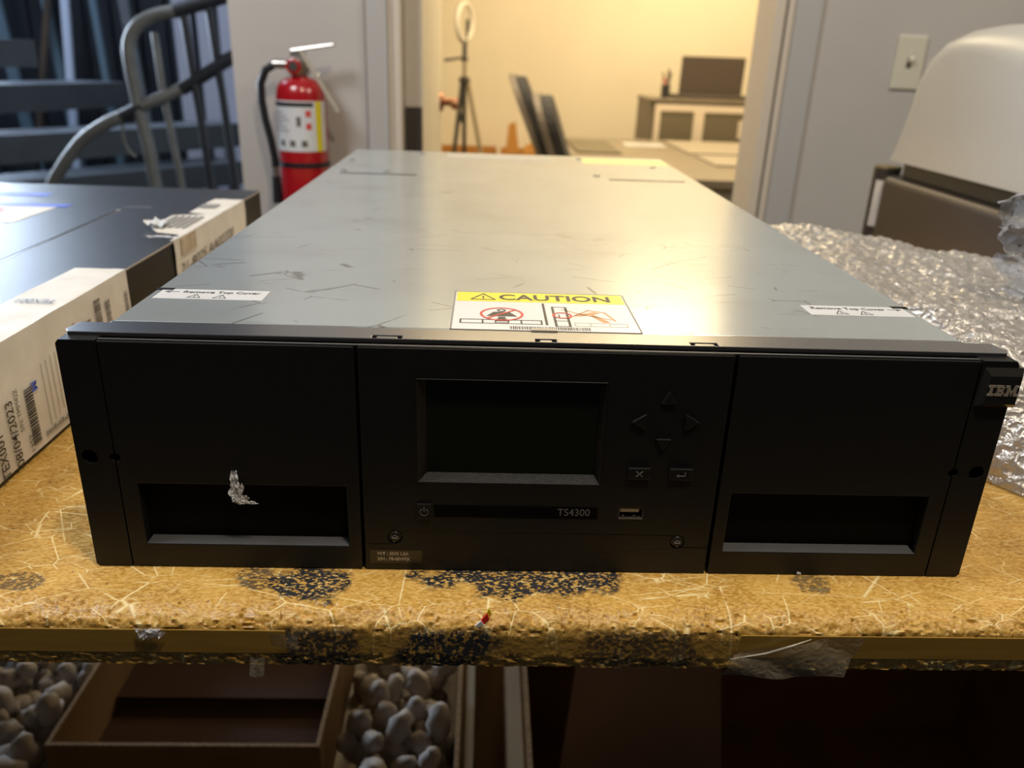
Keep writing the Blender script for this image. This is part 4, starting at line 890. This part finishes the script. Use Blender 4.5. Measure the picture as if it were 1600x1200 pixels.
pad(1.02, 1.60, 3.40, 3.80, 'mat_light', 'pale rectangular pad on the conference table, nearer of two on the right')
# cabinet
cb = thing('storage_cabinet', 'low taupe cabinet with cream frame and tambour doors behind the conference table', 'cabinet', (1.35, 5.05, FZ))
b = MB(); b.box(0.965, 1.95, 4.86, 5.28, FZ, 0.045); b.build('body', 'cab', cb, bevel=0.004)
b = MB(); b.plate(rect(1.000, 1.92, -0.80, 0.030), [rect(1.035, 1.245, -0.76, -0.012), rect(1.310, 1.87, -0.76, -0.012)], XZ, 4.835, 4.858); b.build('door_frame', 'cab_frame', cb, bevel=0.003)
for (x0, x1) in ((1.035, 1.245), (1.310, 1.87)):
    b = MB(); z = -0.76
    while z < -0.015: b.box(x0, x1, 4.842, 4.860, z, z + 0.024); z += 0.030
    b.box(x0, x1, 4.85, 4.8605, -0.76, -0.012)
    tag(b.build('tambour_door', 'tambour', cb), 'olive slatted roller door')
b = MB(); b.box(1.53, 1.68, 4.830, 4.841, -0.16, -0.055); tag(b.build('paper_note', 'cab_frame', cb), 'pale tan sheet on the right door')
b = MB(); b.box(0.960, 1.96, 4.83, 5.29, 0.045, 0.062); b.build('cabinet_top', 'ctable', cb, bevel=0.003)
mo = thing('monitor', 'dark brown flat monitor standing on the low office cabinet', 'monitor', (1.31, 4.98, 0.062))
b = MB(); b.box(1.163, 1.557, 4.95, 4.985, 0.085, 0.310, rot=Matrix.Rotation(0.05, 3, 'X')); b.build('screen_housing', 'monitor', mo, bevel=0.006)
b = MB(); b.box(1.235, 1.485, 4.99, 5.01, 0.075, 0.20); b.build('stand', 'monitor', mo, bevel=0.004)
b = MB(); b.box(1.120, 1.610, 4.90, 5.06, 0.0622, 0.088); b.build('base', 'monitor', mo, bevel=0.008)
pc = thing('pen_holder', 'small dark pen holder with pens left of the monitor', 'pen holder', (1.07, 4.93, 0.062))
b = MB(); b.lathe((1.07, 4.93, 0.0622), [(0.026, 0), (0.028, 0.075)], 20); b.build('cup', 'charcoal', pc, smooth=True)
for (dx, m_, h) in ((-0.008, 'ink_red', 0.12), (0.006, 'monitor', 0.17), (0.014, 'monitor', 0.15), (-0.016, 'ctable', 0.15)):
    b = MB(); b.tube([(1.07 + dx * .5, 4.93, 0.064), (1.07 + dx * 1.6, 4.925, 0.062 + h)], 0.006, 8); b.build('pen', m_, pc)
# tripod with ring light
tx, ty = -0.178, 4.75
tp = thing('tripod_ring_light', 'black tripod stand carrying a round ring light against the cream wall', 'ring light', (tx, ty, FZ))
b = MB(); cz = 0.445; R0 = 0.098; sq = 0.42
pts = [(tx + R0 * sq * math.cos(t), ty + R0 * 0.9 * math.cos(t), cz + R0 * math.sin(t)) for t in [2 * PI * k / 40 for k in range(41)]]
b.tube(pts, 0.013, 10, cap=False); b.build('ring', 'ring', tp, smooth=True)
pts = [(tx + (R0 + .014) * sq * math.cos(t) - .004, ty + 0.012 + R0 * 0.95 * math.cos(t), cz + (R0 + .014) * math.sin(t)) for t in [2 * PI * k / 40 for k in range(41)]]
b = MB(); b.tube(pts, 0.006, 8, cap=False); b.build('ring_housing', 'tape_beige', tp, smooth=True)
b = MB(); b.box(tx + 0.006, tx + 0.026, ty - 0.02, ty + 0.01, 0.395, 0.460).tube([(tx + 0.01, ty, 0.34), (tx + 0.015, ty, 0.41)], 0.006, 8); b.build('phone_clamp', 'tripod', tp)
b = MB(); b.tube([(tx, ty, 0.335), (tx, ty, 0.255)], 0.013, 12).lathe((tx, ty, 0.235), [(0.02, 0), (0.022, 0.012), (0.014, 0.026)], 16); b.build('head', 'tripod', tp, smooth=True)
b = MB(); b.tube([(tx, ty, 0.255), (tx - 0.115, ty - 0.05, 0.235)], [0.006, 0.009], 10); b.build('pan_handle', 'tripod', tp, smooth=True)
b = MB(); b.tube([(tx, ty, 0.24), (tx, ty, 0.13)], 0.012, 12); tag(b.build('centre_column', 'tripod_lite', tp, smooth=True), 'pale column')
b = MB(); b.tube([(tx, ty, 0.13), (tx, ty, -0.20)], 0.011, 12).lathe((tx, ty, 0.118), [(0.034, 0), (0.034, 0.02), (0.018, 0.032)], 18).tube([(tx - .01, ty, -0.06), (tx - .02, ty, -0.11)], 0.014, 8); b.build('collar', 'tripod', tp, smooth=True)
for (fx_, fy_, m_) in ((-0.13, -0.06, 'tripod'), (0.245, -0.05, 'tripod_lite'), (0.0, 0.24, 'tripod')):
    b = MB(); b.tube([(tx + fx_ * 0.08, ty + fy_ * 0.08, 0.125), (tx + fx_ * 0.55, ty + fy_ * 0.55, -0.42), (tx + fx_, ty + fy_, FZ + 0.01)], [0.014, 0.013, 0.009], 10); lg = b.build('leg', m_, tp, smooth=True)
    b = MB(); b.tube([(tx + fx_, ty + fy_, FZ + 0.012), (tx + fx_, ty + fy_, FZ)], 0.014, 10); b.build('rubber_foot', 'rubber', lg)
# chairs
def office_chair(label, x, y, rz, ztop=0.145, lean=0.30):
    t = thing('office_chair', label, 'chair', (0, 0, FZ), 'office chairs around the conference table')
    S_ = FZ + 0.46
    def backf(u, v, off, wsc=1.0):
        w_ = 0.24 * wsc * math.sqrt(max(0.02, 1 - (abs(2 * u - 1)) ** 2 * 0)) 
        h = (ztop - S_ - 0.08)
        return None
    for nm, m_, y0, y1, sc in (('backrest_shell', 'chair_shell', 0.245, 0.275, 1.0), ('backrest_cushion', 'charcoal', 0.200, 0.243, 0.95)):
        b = MB(); h = ztop - S_ - 0.06; outl = []
        W_ = 0.235 * sc; rc = 0.13
        pts_ = [(-W_ * 0.85, 0), (W_ * 0.85, 0), (W_, 0.12)]
        pts_ += [(W_ - rc + rc * math.cos(a), h * (0.985 if sc < 1 else 1) - rc + rc * math.sin(a)) for a in [PI / 2 * k / 6 for k in range(7)]]
        pts_ += [(-W_ + rc - rc * math.sin(a), h * (0.985 if sc < 1 else 1) - rc + rc * math.cos(a)) for a in [PI / 2 * k / 6 for k in range(7)]]
        pts_ += [(-W_, 0.12)]
        ln = math.tan(lean)
        b.plate(pts_, [], lambda u, v, w: (u, w + v * ln, S_ + 0.06 + v), y0, y1); b.build(nm, m_, t, bevel=0.012, seg=3)
    b = MB(); b.box(-0.24, 0.24, -0.24, 0.23, S_ - 0.03, S_ + 0.045); b.build('seat', 'charcoal', t, bevel=0.03, seg=4)
    b = MB(); b.tube([(0, 0, FZ + 0.07), (0, 0, S_ - 0.03)], 0.028, 16); b.build('gas_column', 'rubber', t, smooth=True)
    for k in range(5):
        a = 2 * PI * k / 5 + 0.3; b = MB(); b.tube([(0, 0, FZ + 0.085), (0.28 * math.cos(a), 0.28 * math.sin(a), FZ + 0.065)], [0.026, 0.015], 10); lg = b.build('base_leg', 'rubber', t, smooth=True)
        b = MB(); b.lathe((0.28 * math.cos(a), 0.28 * math.sin(a) , FZ + 0.028), [(0.001, -0.018), (0.028, -0.018), (0.028, 0.018), (0.001, 0.018)], 16, 'y'); b.build('caster', 'rubber', lg, smooth=True)
    for sx in (-1, 1):
        b = MB(); b.tube([(sx * 0.25, 0.12, S_), (sx * 0.28, 0.10, S_ + 0.19), (sx * 0.28, -0.14, S_ + 0.20)], 0.015, 10); b.build('armrest', 'rubber', t, smooth=True)
    t.location = (x, y, 0); t.rotation_euler = (0, 0, rz)
    return t
office_chair('dark office chair leaning back, farther of two at the left end of the conference table', 0.590, 3.75, math.radians(86), 0.190, 0.40)
office_chair('dark round-backed office chair, nearer of two at the left end of the conference table', 0.620, 3.25, math.radians(84), 0.125, 0.34)
office_chair('dark office chair beside the right jamb of the doorway at the conference table', 1.36, 2.80, math.radians(205), 0.13, 0.15)
# cartons in the office
def carton(label, x0, x1, y0, y1, z0, z1, m='cardboard_o', flaps=(), group=None):
    t = thing('cardboard_box', label, 'box', ((x0 + x1) / 2, (y0 + y1) / 2, z0))
    th = 0.004
    b = MB(); b.plate(rect(x0, x1, y0, y1), [rect(x0 + th, x1 - th, y0 + th, y1 - th)], XY, z1, z0 + 0.004); b.box(x0, x1, y0, y1, z0, z0 + 0.004); b.build('body', m, t)
    for f in flaps: b = MB(); b.face(f); b.build('flap', m, t, solid=0.003)
    return t
carton('low orange-brown carton on the office floor behind the tripod', -0.36, 0.03, 5.05, 5.45, FZ, -0.315)
carton('orange-brown open carton with a raised flap behind the office chairs', 0.06, 0.38, 5.00, 5.40, FZ, -0.315, flaps=([(0.085, 5.00, -0.315), (0.175, 5.00, -0.315), (0.145, 5.02, -0.115), (0.100, 5.02, -0.135)], [(0.20, 5.0, -0.315), (0.33, 5.0, -0.315), (0.32, 5.02, -0.235), (0.215, 5.02, -0.255)]))

# ================================================================ WAREHOUSE STAIRS, RAILS, BACKDROP
st = thing('metal_staircase', 'grey metal staircase with open wide treads at the far left', 'staircase', (-2.0, 4.1, FZ))
def tread(A, B, dep, zt):
    b = MB(); A = Vector(A); B = Vector(B); d = (B - A).normalized(); n_ = Vector((-d.y, d.x)) * dep
    pl = [tuple(A), tuple(B), tuple(B + n_), tuple(A + n_)]
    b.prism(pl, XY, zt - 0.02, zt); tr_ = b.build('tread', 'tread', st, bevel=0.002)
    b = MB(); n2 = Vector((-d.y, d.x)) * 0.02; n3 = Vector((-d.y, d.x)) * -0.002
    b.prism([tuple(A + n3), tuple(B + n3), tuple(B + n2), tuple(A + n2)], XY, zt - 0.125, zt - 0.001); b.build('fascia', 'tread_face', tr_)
tread((-2.45, 3.05), (-1.42, 4.36), 0.26, -0.334)
tread((-2.46, 3.02), (-1.42, 4.45), 0.26, -0.134)
tread((-2.49, 3.05), (-2.02, 4.38), 0.30, 0.066)
tread((-2.75, 3.20), (-2.28, 4.00), 0.30, 0.262)
for (x, y) in ((-2.30, 3.75), (-1.62, 4.35)):
    b = MB(); b.box(x - 0.02, x + 0.02, y + 0.05, y + 0.10, FZ, -0.14); b.build('support_post', 'rail_dark', st)
def bend(pts, k=6):
    out = []
    for i in range(len(pts) - 1):
        p0 = Vector(pts[max(i - 1, 0)]); p1 = Vector(pts[i]); p2 = Vector(pts[i + 1]); p3 = Vector(pts[min(i + 2, len(pts) - 1)])
        for j in range(k):
            t = j / k; out.append(0.5 * ((2 * p1) + (p2 - p0) * t + (2 * p0 - 5 * p1 + 4 * p2 - p3) * t * t + (3 * p1 - p0 - 3 * p2 + p3) * t ** 3))
    out.append(Vector(pts[-1])); return out
ry = 2.5
rl = thing('stair_railing', 'galvanised tube railing with black upper rails in front of the stairs', 'railing', (-1.15, ry, FZ))
b = MB(); b.tube(bend([(-1.150, ry, FZ), (-1.182, ry, -0.147), (-1.200, ry, 0.042), (-1.212, ry, 0.200), (-1.205, ry, 0.270), (-1.170, ry, 0.320), (-1.115, ry, 0.350), (-1.045, ry, 0.366)]), 0.0205, 16); b.build('newel_post', 'rail', rl, smooth=True)
b = MB(); b.tube([(-1.045, ry, 0.366), (-0.880, ry, 0.415), (-0.74, ry, 0.455)], 0.022, 14); tag(b.build('top_rail', 'rail_dark', rl, smooth=True), 'black upper handrail')
b = MB(); b.tube(bend([(-1.78, ry, -0.60), (-1.60, ry, -0.30), (-1.50, ry, -0.150), (-1.405, ry, -0.045), (-1.320, ry, 0.010), (-1.262, ry, 0.035)]), 0.021, 16); tag(b.build('lower_rail', 'rail', rl, smooth=True), 'galvanised curved lower rail')
b = MB(); b.tube([(-1.262, ry, 0.035), (-1.190, ry, 0.072)], 0.021, 14).tube([(-1.055, ry + 0.01, 0.130), (-0.893, ry, 0.225), (-0.74, ry, 0.300)], 0.022, 14); b.build('middle_rail', 'rail_dark', rl, smooth=True)
b = MB(); b.tube([(-1.190, ry, 0.072), (-1.055, ry + 0.01, 0.130)], 0.0195, 14); b.build('rail_joint', 'rail', rl, smooth=True)
b = MB(); b.tube([(-1.050, ry + .02, FZ), (-1.100, ry + .02, -0.145), (-1.125, ry + .02, 0.130), (-1.128, ry + .02, 0.300)], 0.0115, 12); b.build('baluster', 'rail', rl, smooth=True)
for (x0, x1, zt) in ((-0.990, -1.022, 0.372), (-0.905, -0.938, 0.398)):
    b = MB(); b.tube([(x0 + 0.02, ry, FZ), (x0, ry, -0.15), (x1, ry, zt)], 0.0135, 12); tag(b.build('baluster', 'rail_dark', rl, smooth=True), 'black baluster')
b = MB(); b.tube(bend([(-1.262, ry, 0.02), (-1.268, ry, -0.03), (-1.258, ry, -0.07), (-1.235, ry, -0.095)]), 0.005, 8); b.build('hook', 'rail', rl, smooth=True)
def upright(label, A, B, r, m, cat='beam', name='metal_beam', dy=0.03):
    A = Vector(A); B = Vector(B); d = (B - A)
    # reach the floor along its own slope
    b = MB(); z0 = FZ; bot = A + d * ((z0 - A.z) / d.z) if d.z else A
    b.prism([(bot.x - r, bot.z), (bot.x + r, bot.z), (B.x + r, B.z), (B.x - r, B.z)], lambda u, v, w: (u, w, v), A.y, A.y + dy)
    return tag(b.build(name, m, None), label, cat)
upright('pale blue-white upright beam behind the staircase', (-2.5233, 4.8, 0.067), (-2.45, 4.8, 0.85), 0.021, 'pale_beam')
upright('slate blue slanted beam left of the pale upright beam', (-2.598, 4.85, 0.065), (-2.64, 4.85, 0.85), 0.022, 'blue_beam')
upright('thin slate beam right of the pale upright beam', (-2.334, 4.85, 0.038), (-2.36, 4.85, 0.9), 0.018, 'blue_beam')
upright('grey-blue beam nearest the curved railing post', (-2.16, 4.9, 0.03), (-2.22, 4.9, 0.9), 0.028, 'tread')
upright('wide slate beam at the far left edge', (-2.80, 4.7, 0.1), (-2.86, 4.7, 0.9), 0.030, 'blue_beam')
upright('brown board leaning the other way behind the staircase', (-2.66, 4.75, 0.06), (-2.50, 4.75, 0.70), 0.016, 'brown_board', 'board', 'wooden_board')
upright('short ochre batten leaning at the far left', (-2.72, 3.95, 0.02), (-2.45, 4.0, -0.3) if False else (-2.76, 3.95, 0.25), 0.010, 'cardboard', 'board', 'wooden_board')
for i, (x0, x1) in enumerate(((-1.93, -1.83), (-1.79, -1.70), (-1.66, -1.52), (-1.48, -1.36))):
    b = MB(); b.box(x0, x1, 4.95, 5.0, FZ, 1.3)
    tag(b.build('wall_panel_board', 'pale_panel', None), ('pale lavender panel seen behind the railing, leftmost of four', 'pale lavender panel behind the railing, second from the left', 'wide pale lavender panel behind the railing between black balusters', 'pale lavender panel nearest the wall corner behind the railing')[i], 'panel')

# ================================================================ UNDER THE TABLE
def open_box(name, label, x0, x1, y0, y1, z0, z1, th=0.006, m='cardboard'):
    t = thing(name, label, 'box', ((x0 + x1) / 2, (y0 + y1) / 2, z0))
    b = MB(); b.plate(rect(x0, x1, y0, y1), [rect(x0 + th, x1 - th, y0 + th, y1 - th)], XY, z1, z0); b.box(x0 + th, x1 - th, y0 + th, y1 - th, z0, z0 + 0.004); b.build('body', m, t, bevel=0.0015)
    b = MB(); b.plate(rect(x0 + 0.0008, x1 - 0.0008, y0 + 0.0008, y1 - 0.0008), [rect(x0 + th - 0.0008, x1 - th + 0.0008, y0 + th - 0.0008, y1 - th + 0.0008)], XY, z1 + 0.0009, z1 - 0.001); tag(b.build('cut_edge', 'card_edge', t), 'pale corrugated cut edge')
    return t
big = open_box('shipping_carton', 'large carton of foam peanuts under the left half of the table', -1.00, -0.048, 0.19, 0.86, FZ, -0.44)
c1 = open_box('cardboard_box', 'open empty cardboard box sunk among the foam peanuts under the table', -0.503, -0.203, 0.300, 0.640, -0.544, -0.448)
b = MB(); b.box(-0.496, -0.210, 0.307, 0.430, -0.538, -0.534).box(-0.496, -0.210, 0.447, 0.633, -0.522, -0.518); b.build('inner_flap', 'shaded_card', c1)
c2 = open_box('shipping_carton', 'dark open carton under the right half of the table', 0.022, 0.90, 0.14, 0.80, FZ, -0.40)
b = MB(); b.face([(0.022, 0.145, -0.401), (0.022, 0.795, -0.401), (-0.030, 0.795, -0.62), (-0.030, 0.145, -0.62)]); b.build('flap', 'cardboard', c2, solid=0.004)
b = MB(); b.grid(lambda u, v: Vector((0.06 + 0.20 * u + 0.05 * v, 0.30 + 0.22 * v, -0.56 + 0.07 * v + 0.02 * math.sin(3 * u))), 8, 6)
inner = tag(b.build('packing_paper', 'shaded_card', None, recalc=False, solid=0.003), 'folded brown packing sheet inside the dark open carton', 'packing paper')
b = MB(); b.face([(0.2, 0.2, -0.9), (0.8, 0.2, -0.9), (0.8, 0.7, -0.9), (0.2, 0.7, -0.9)]); b.bm.free()
# peanut bed (fill below the visible ones)
b = MB(); b.box(-0.992, -0.056, 0.198, 0.852, FZ + 0.006, -0.545); tag(b.build('foam_peanut_fill', 'foam', None), 'deep fill of foam peanuts beneath the visible ones', 'packing foam', None, 'stuff')
def peanut_mesh(seed):
    b = MB(); r = random.Random(seed); pts = []; rs = []
    for k in range(7):
        t = k / 6; a = (t - 0.5) * 2.4
        pts.append((0.016 * math.sin(a), 0.010 * math.cos(a) + 0.002 * r.uniform(-1, 1), 0.003 * r.uniform(-1, 1)))
        rs.append(0.0125 * (0.78 + 0.30 * abs(math.cos(k * PI / 3))) * (0.55 if k in (0, 6) else 1))
    b.tube([Vector(p) for p in pts], rs, 12)
    me = bpy.data.meshes.new('foam_peanut'); bmesh.ops.recalc_face_normals(b.bm, faces=b.bm.faces); b.bm.to_mesh(me); b.bm.free()
    me.materials.append(M['foam'])
    for p in me.polygons: p.use_smooth = True
    return me
pm = [peanut_mesh(i) for i in range(5)]
r = random.Random(21); placed = []
def peanuts(x0, x1, y0, y1, z, n_, label, group, dz=0.03):
    k = 0; tries = 0
    while k < n_ and tries < 6000:
        tries += 1
        p = Vector((r.uniform(x0, x1), r.uniform(y0, y1), z + r.uniform(-dz, dz)))
        if any((p - q).length < 0.029 for q in placed): continue
        placed.append(p); k += 1
        o = bpy.data.objects.new('foam_peanut', r.choice(pm)); SC.collection.objects.link(o)
        s_ = r.uniform(0.85, 1.2); o.scale = (s_, s_, s_)
        o.location = p + Vector((0, 0, T)); o.rotation_euler = (r.uniform(0, 6), r.uniform(0, 6), r.uniform(0, 6)); tag(o, label, 'packing peanut', group)
peanuts(-0.178, -0.070, 0.245, 0.60, -0.505, 95, 'white foam packing peanut between the open box and the carton wall', 'foam peanuts right of the open box')
peanuts(-0.72, -0.528, 0.245, 0.62, -0.505, 120, 'white foam packing peanut left of the open box under the table', 'foam peanuts left of the open box')

for o in bpy.data.objects:
    if '_o' in o: del o['_o']
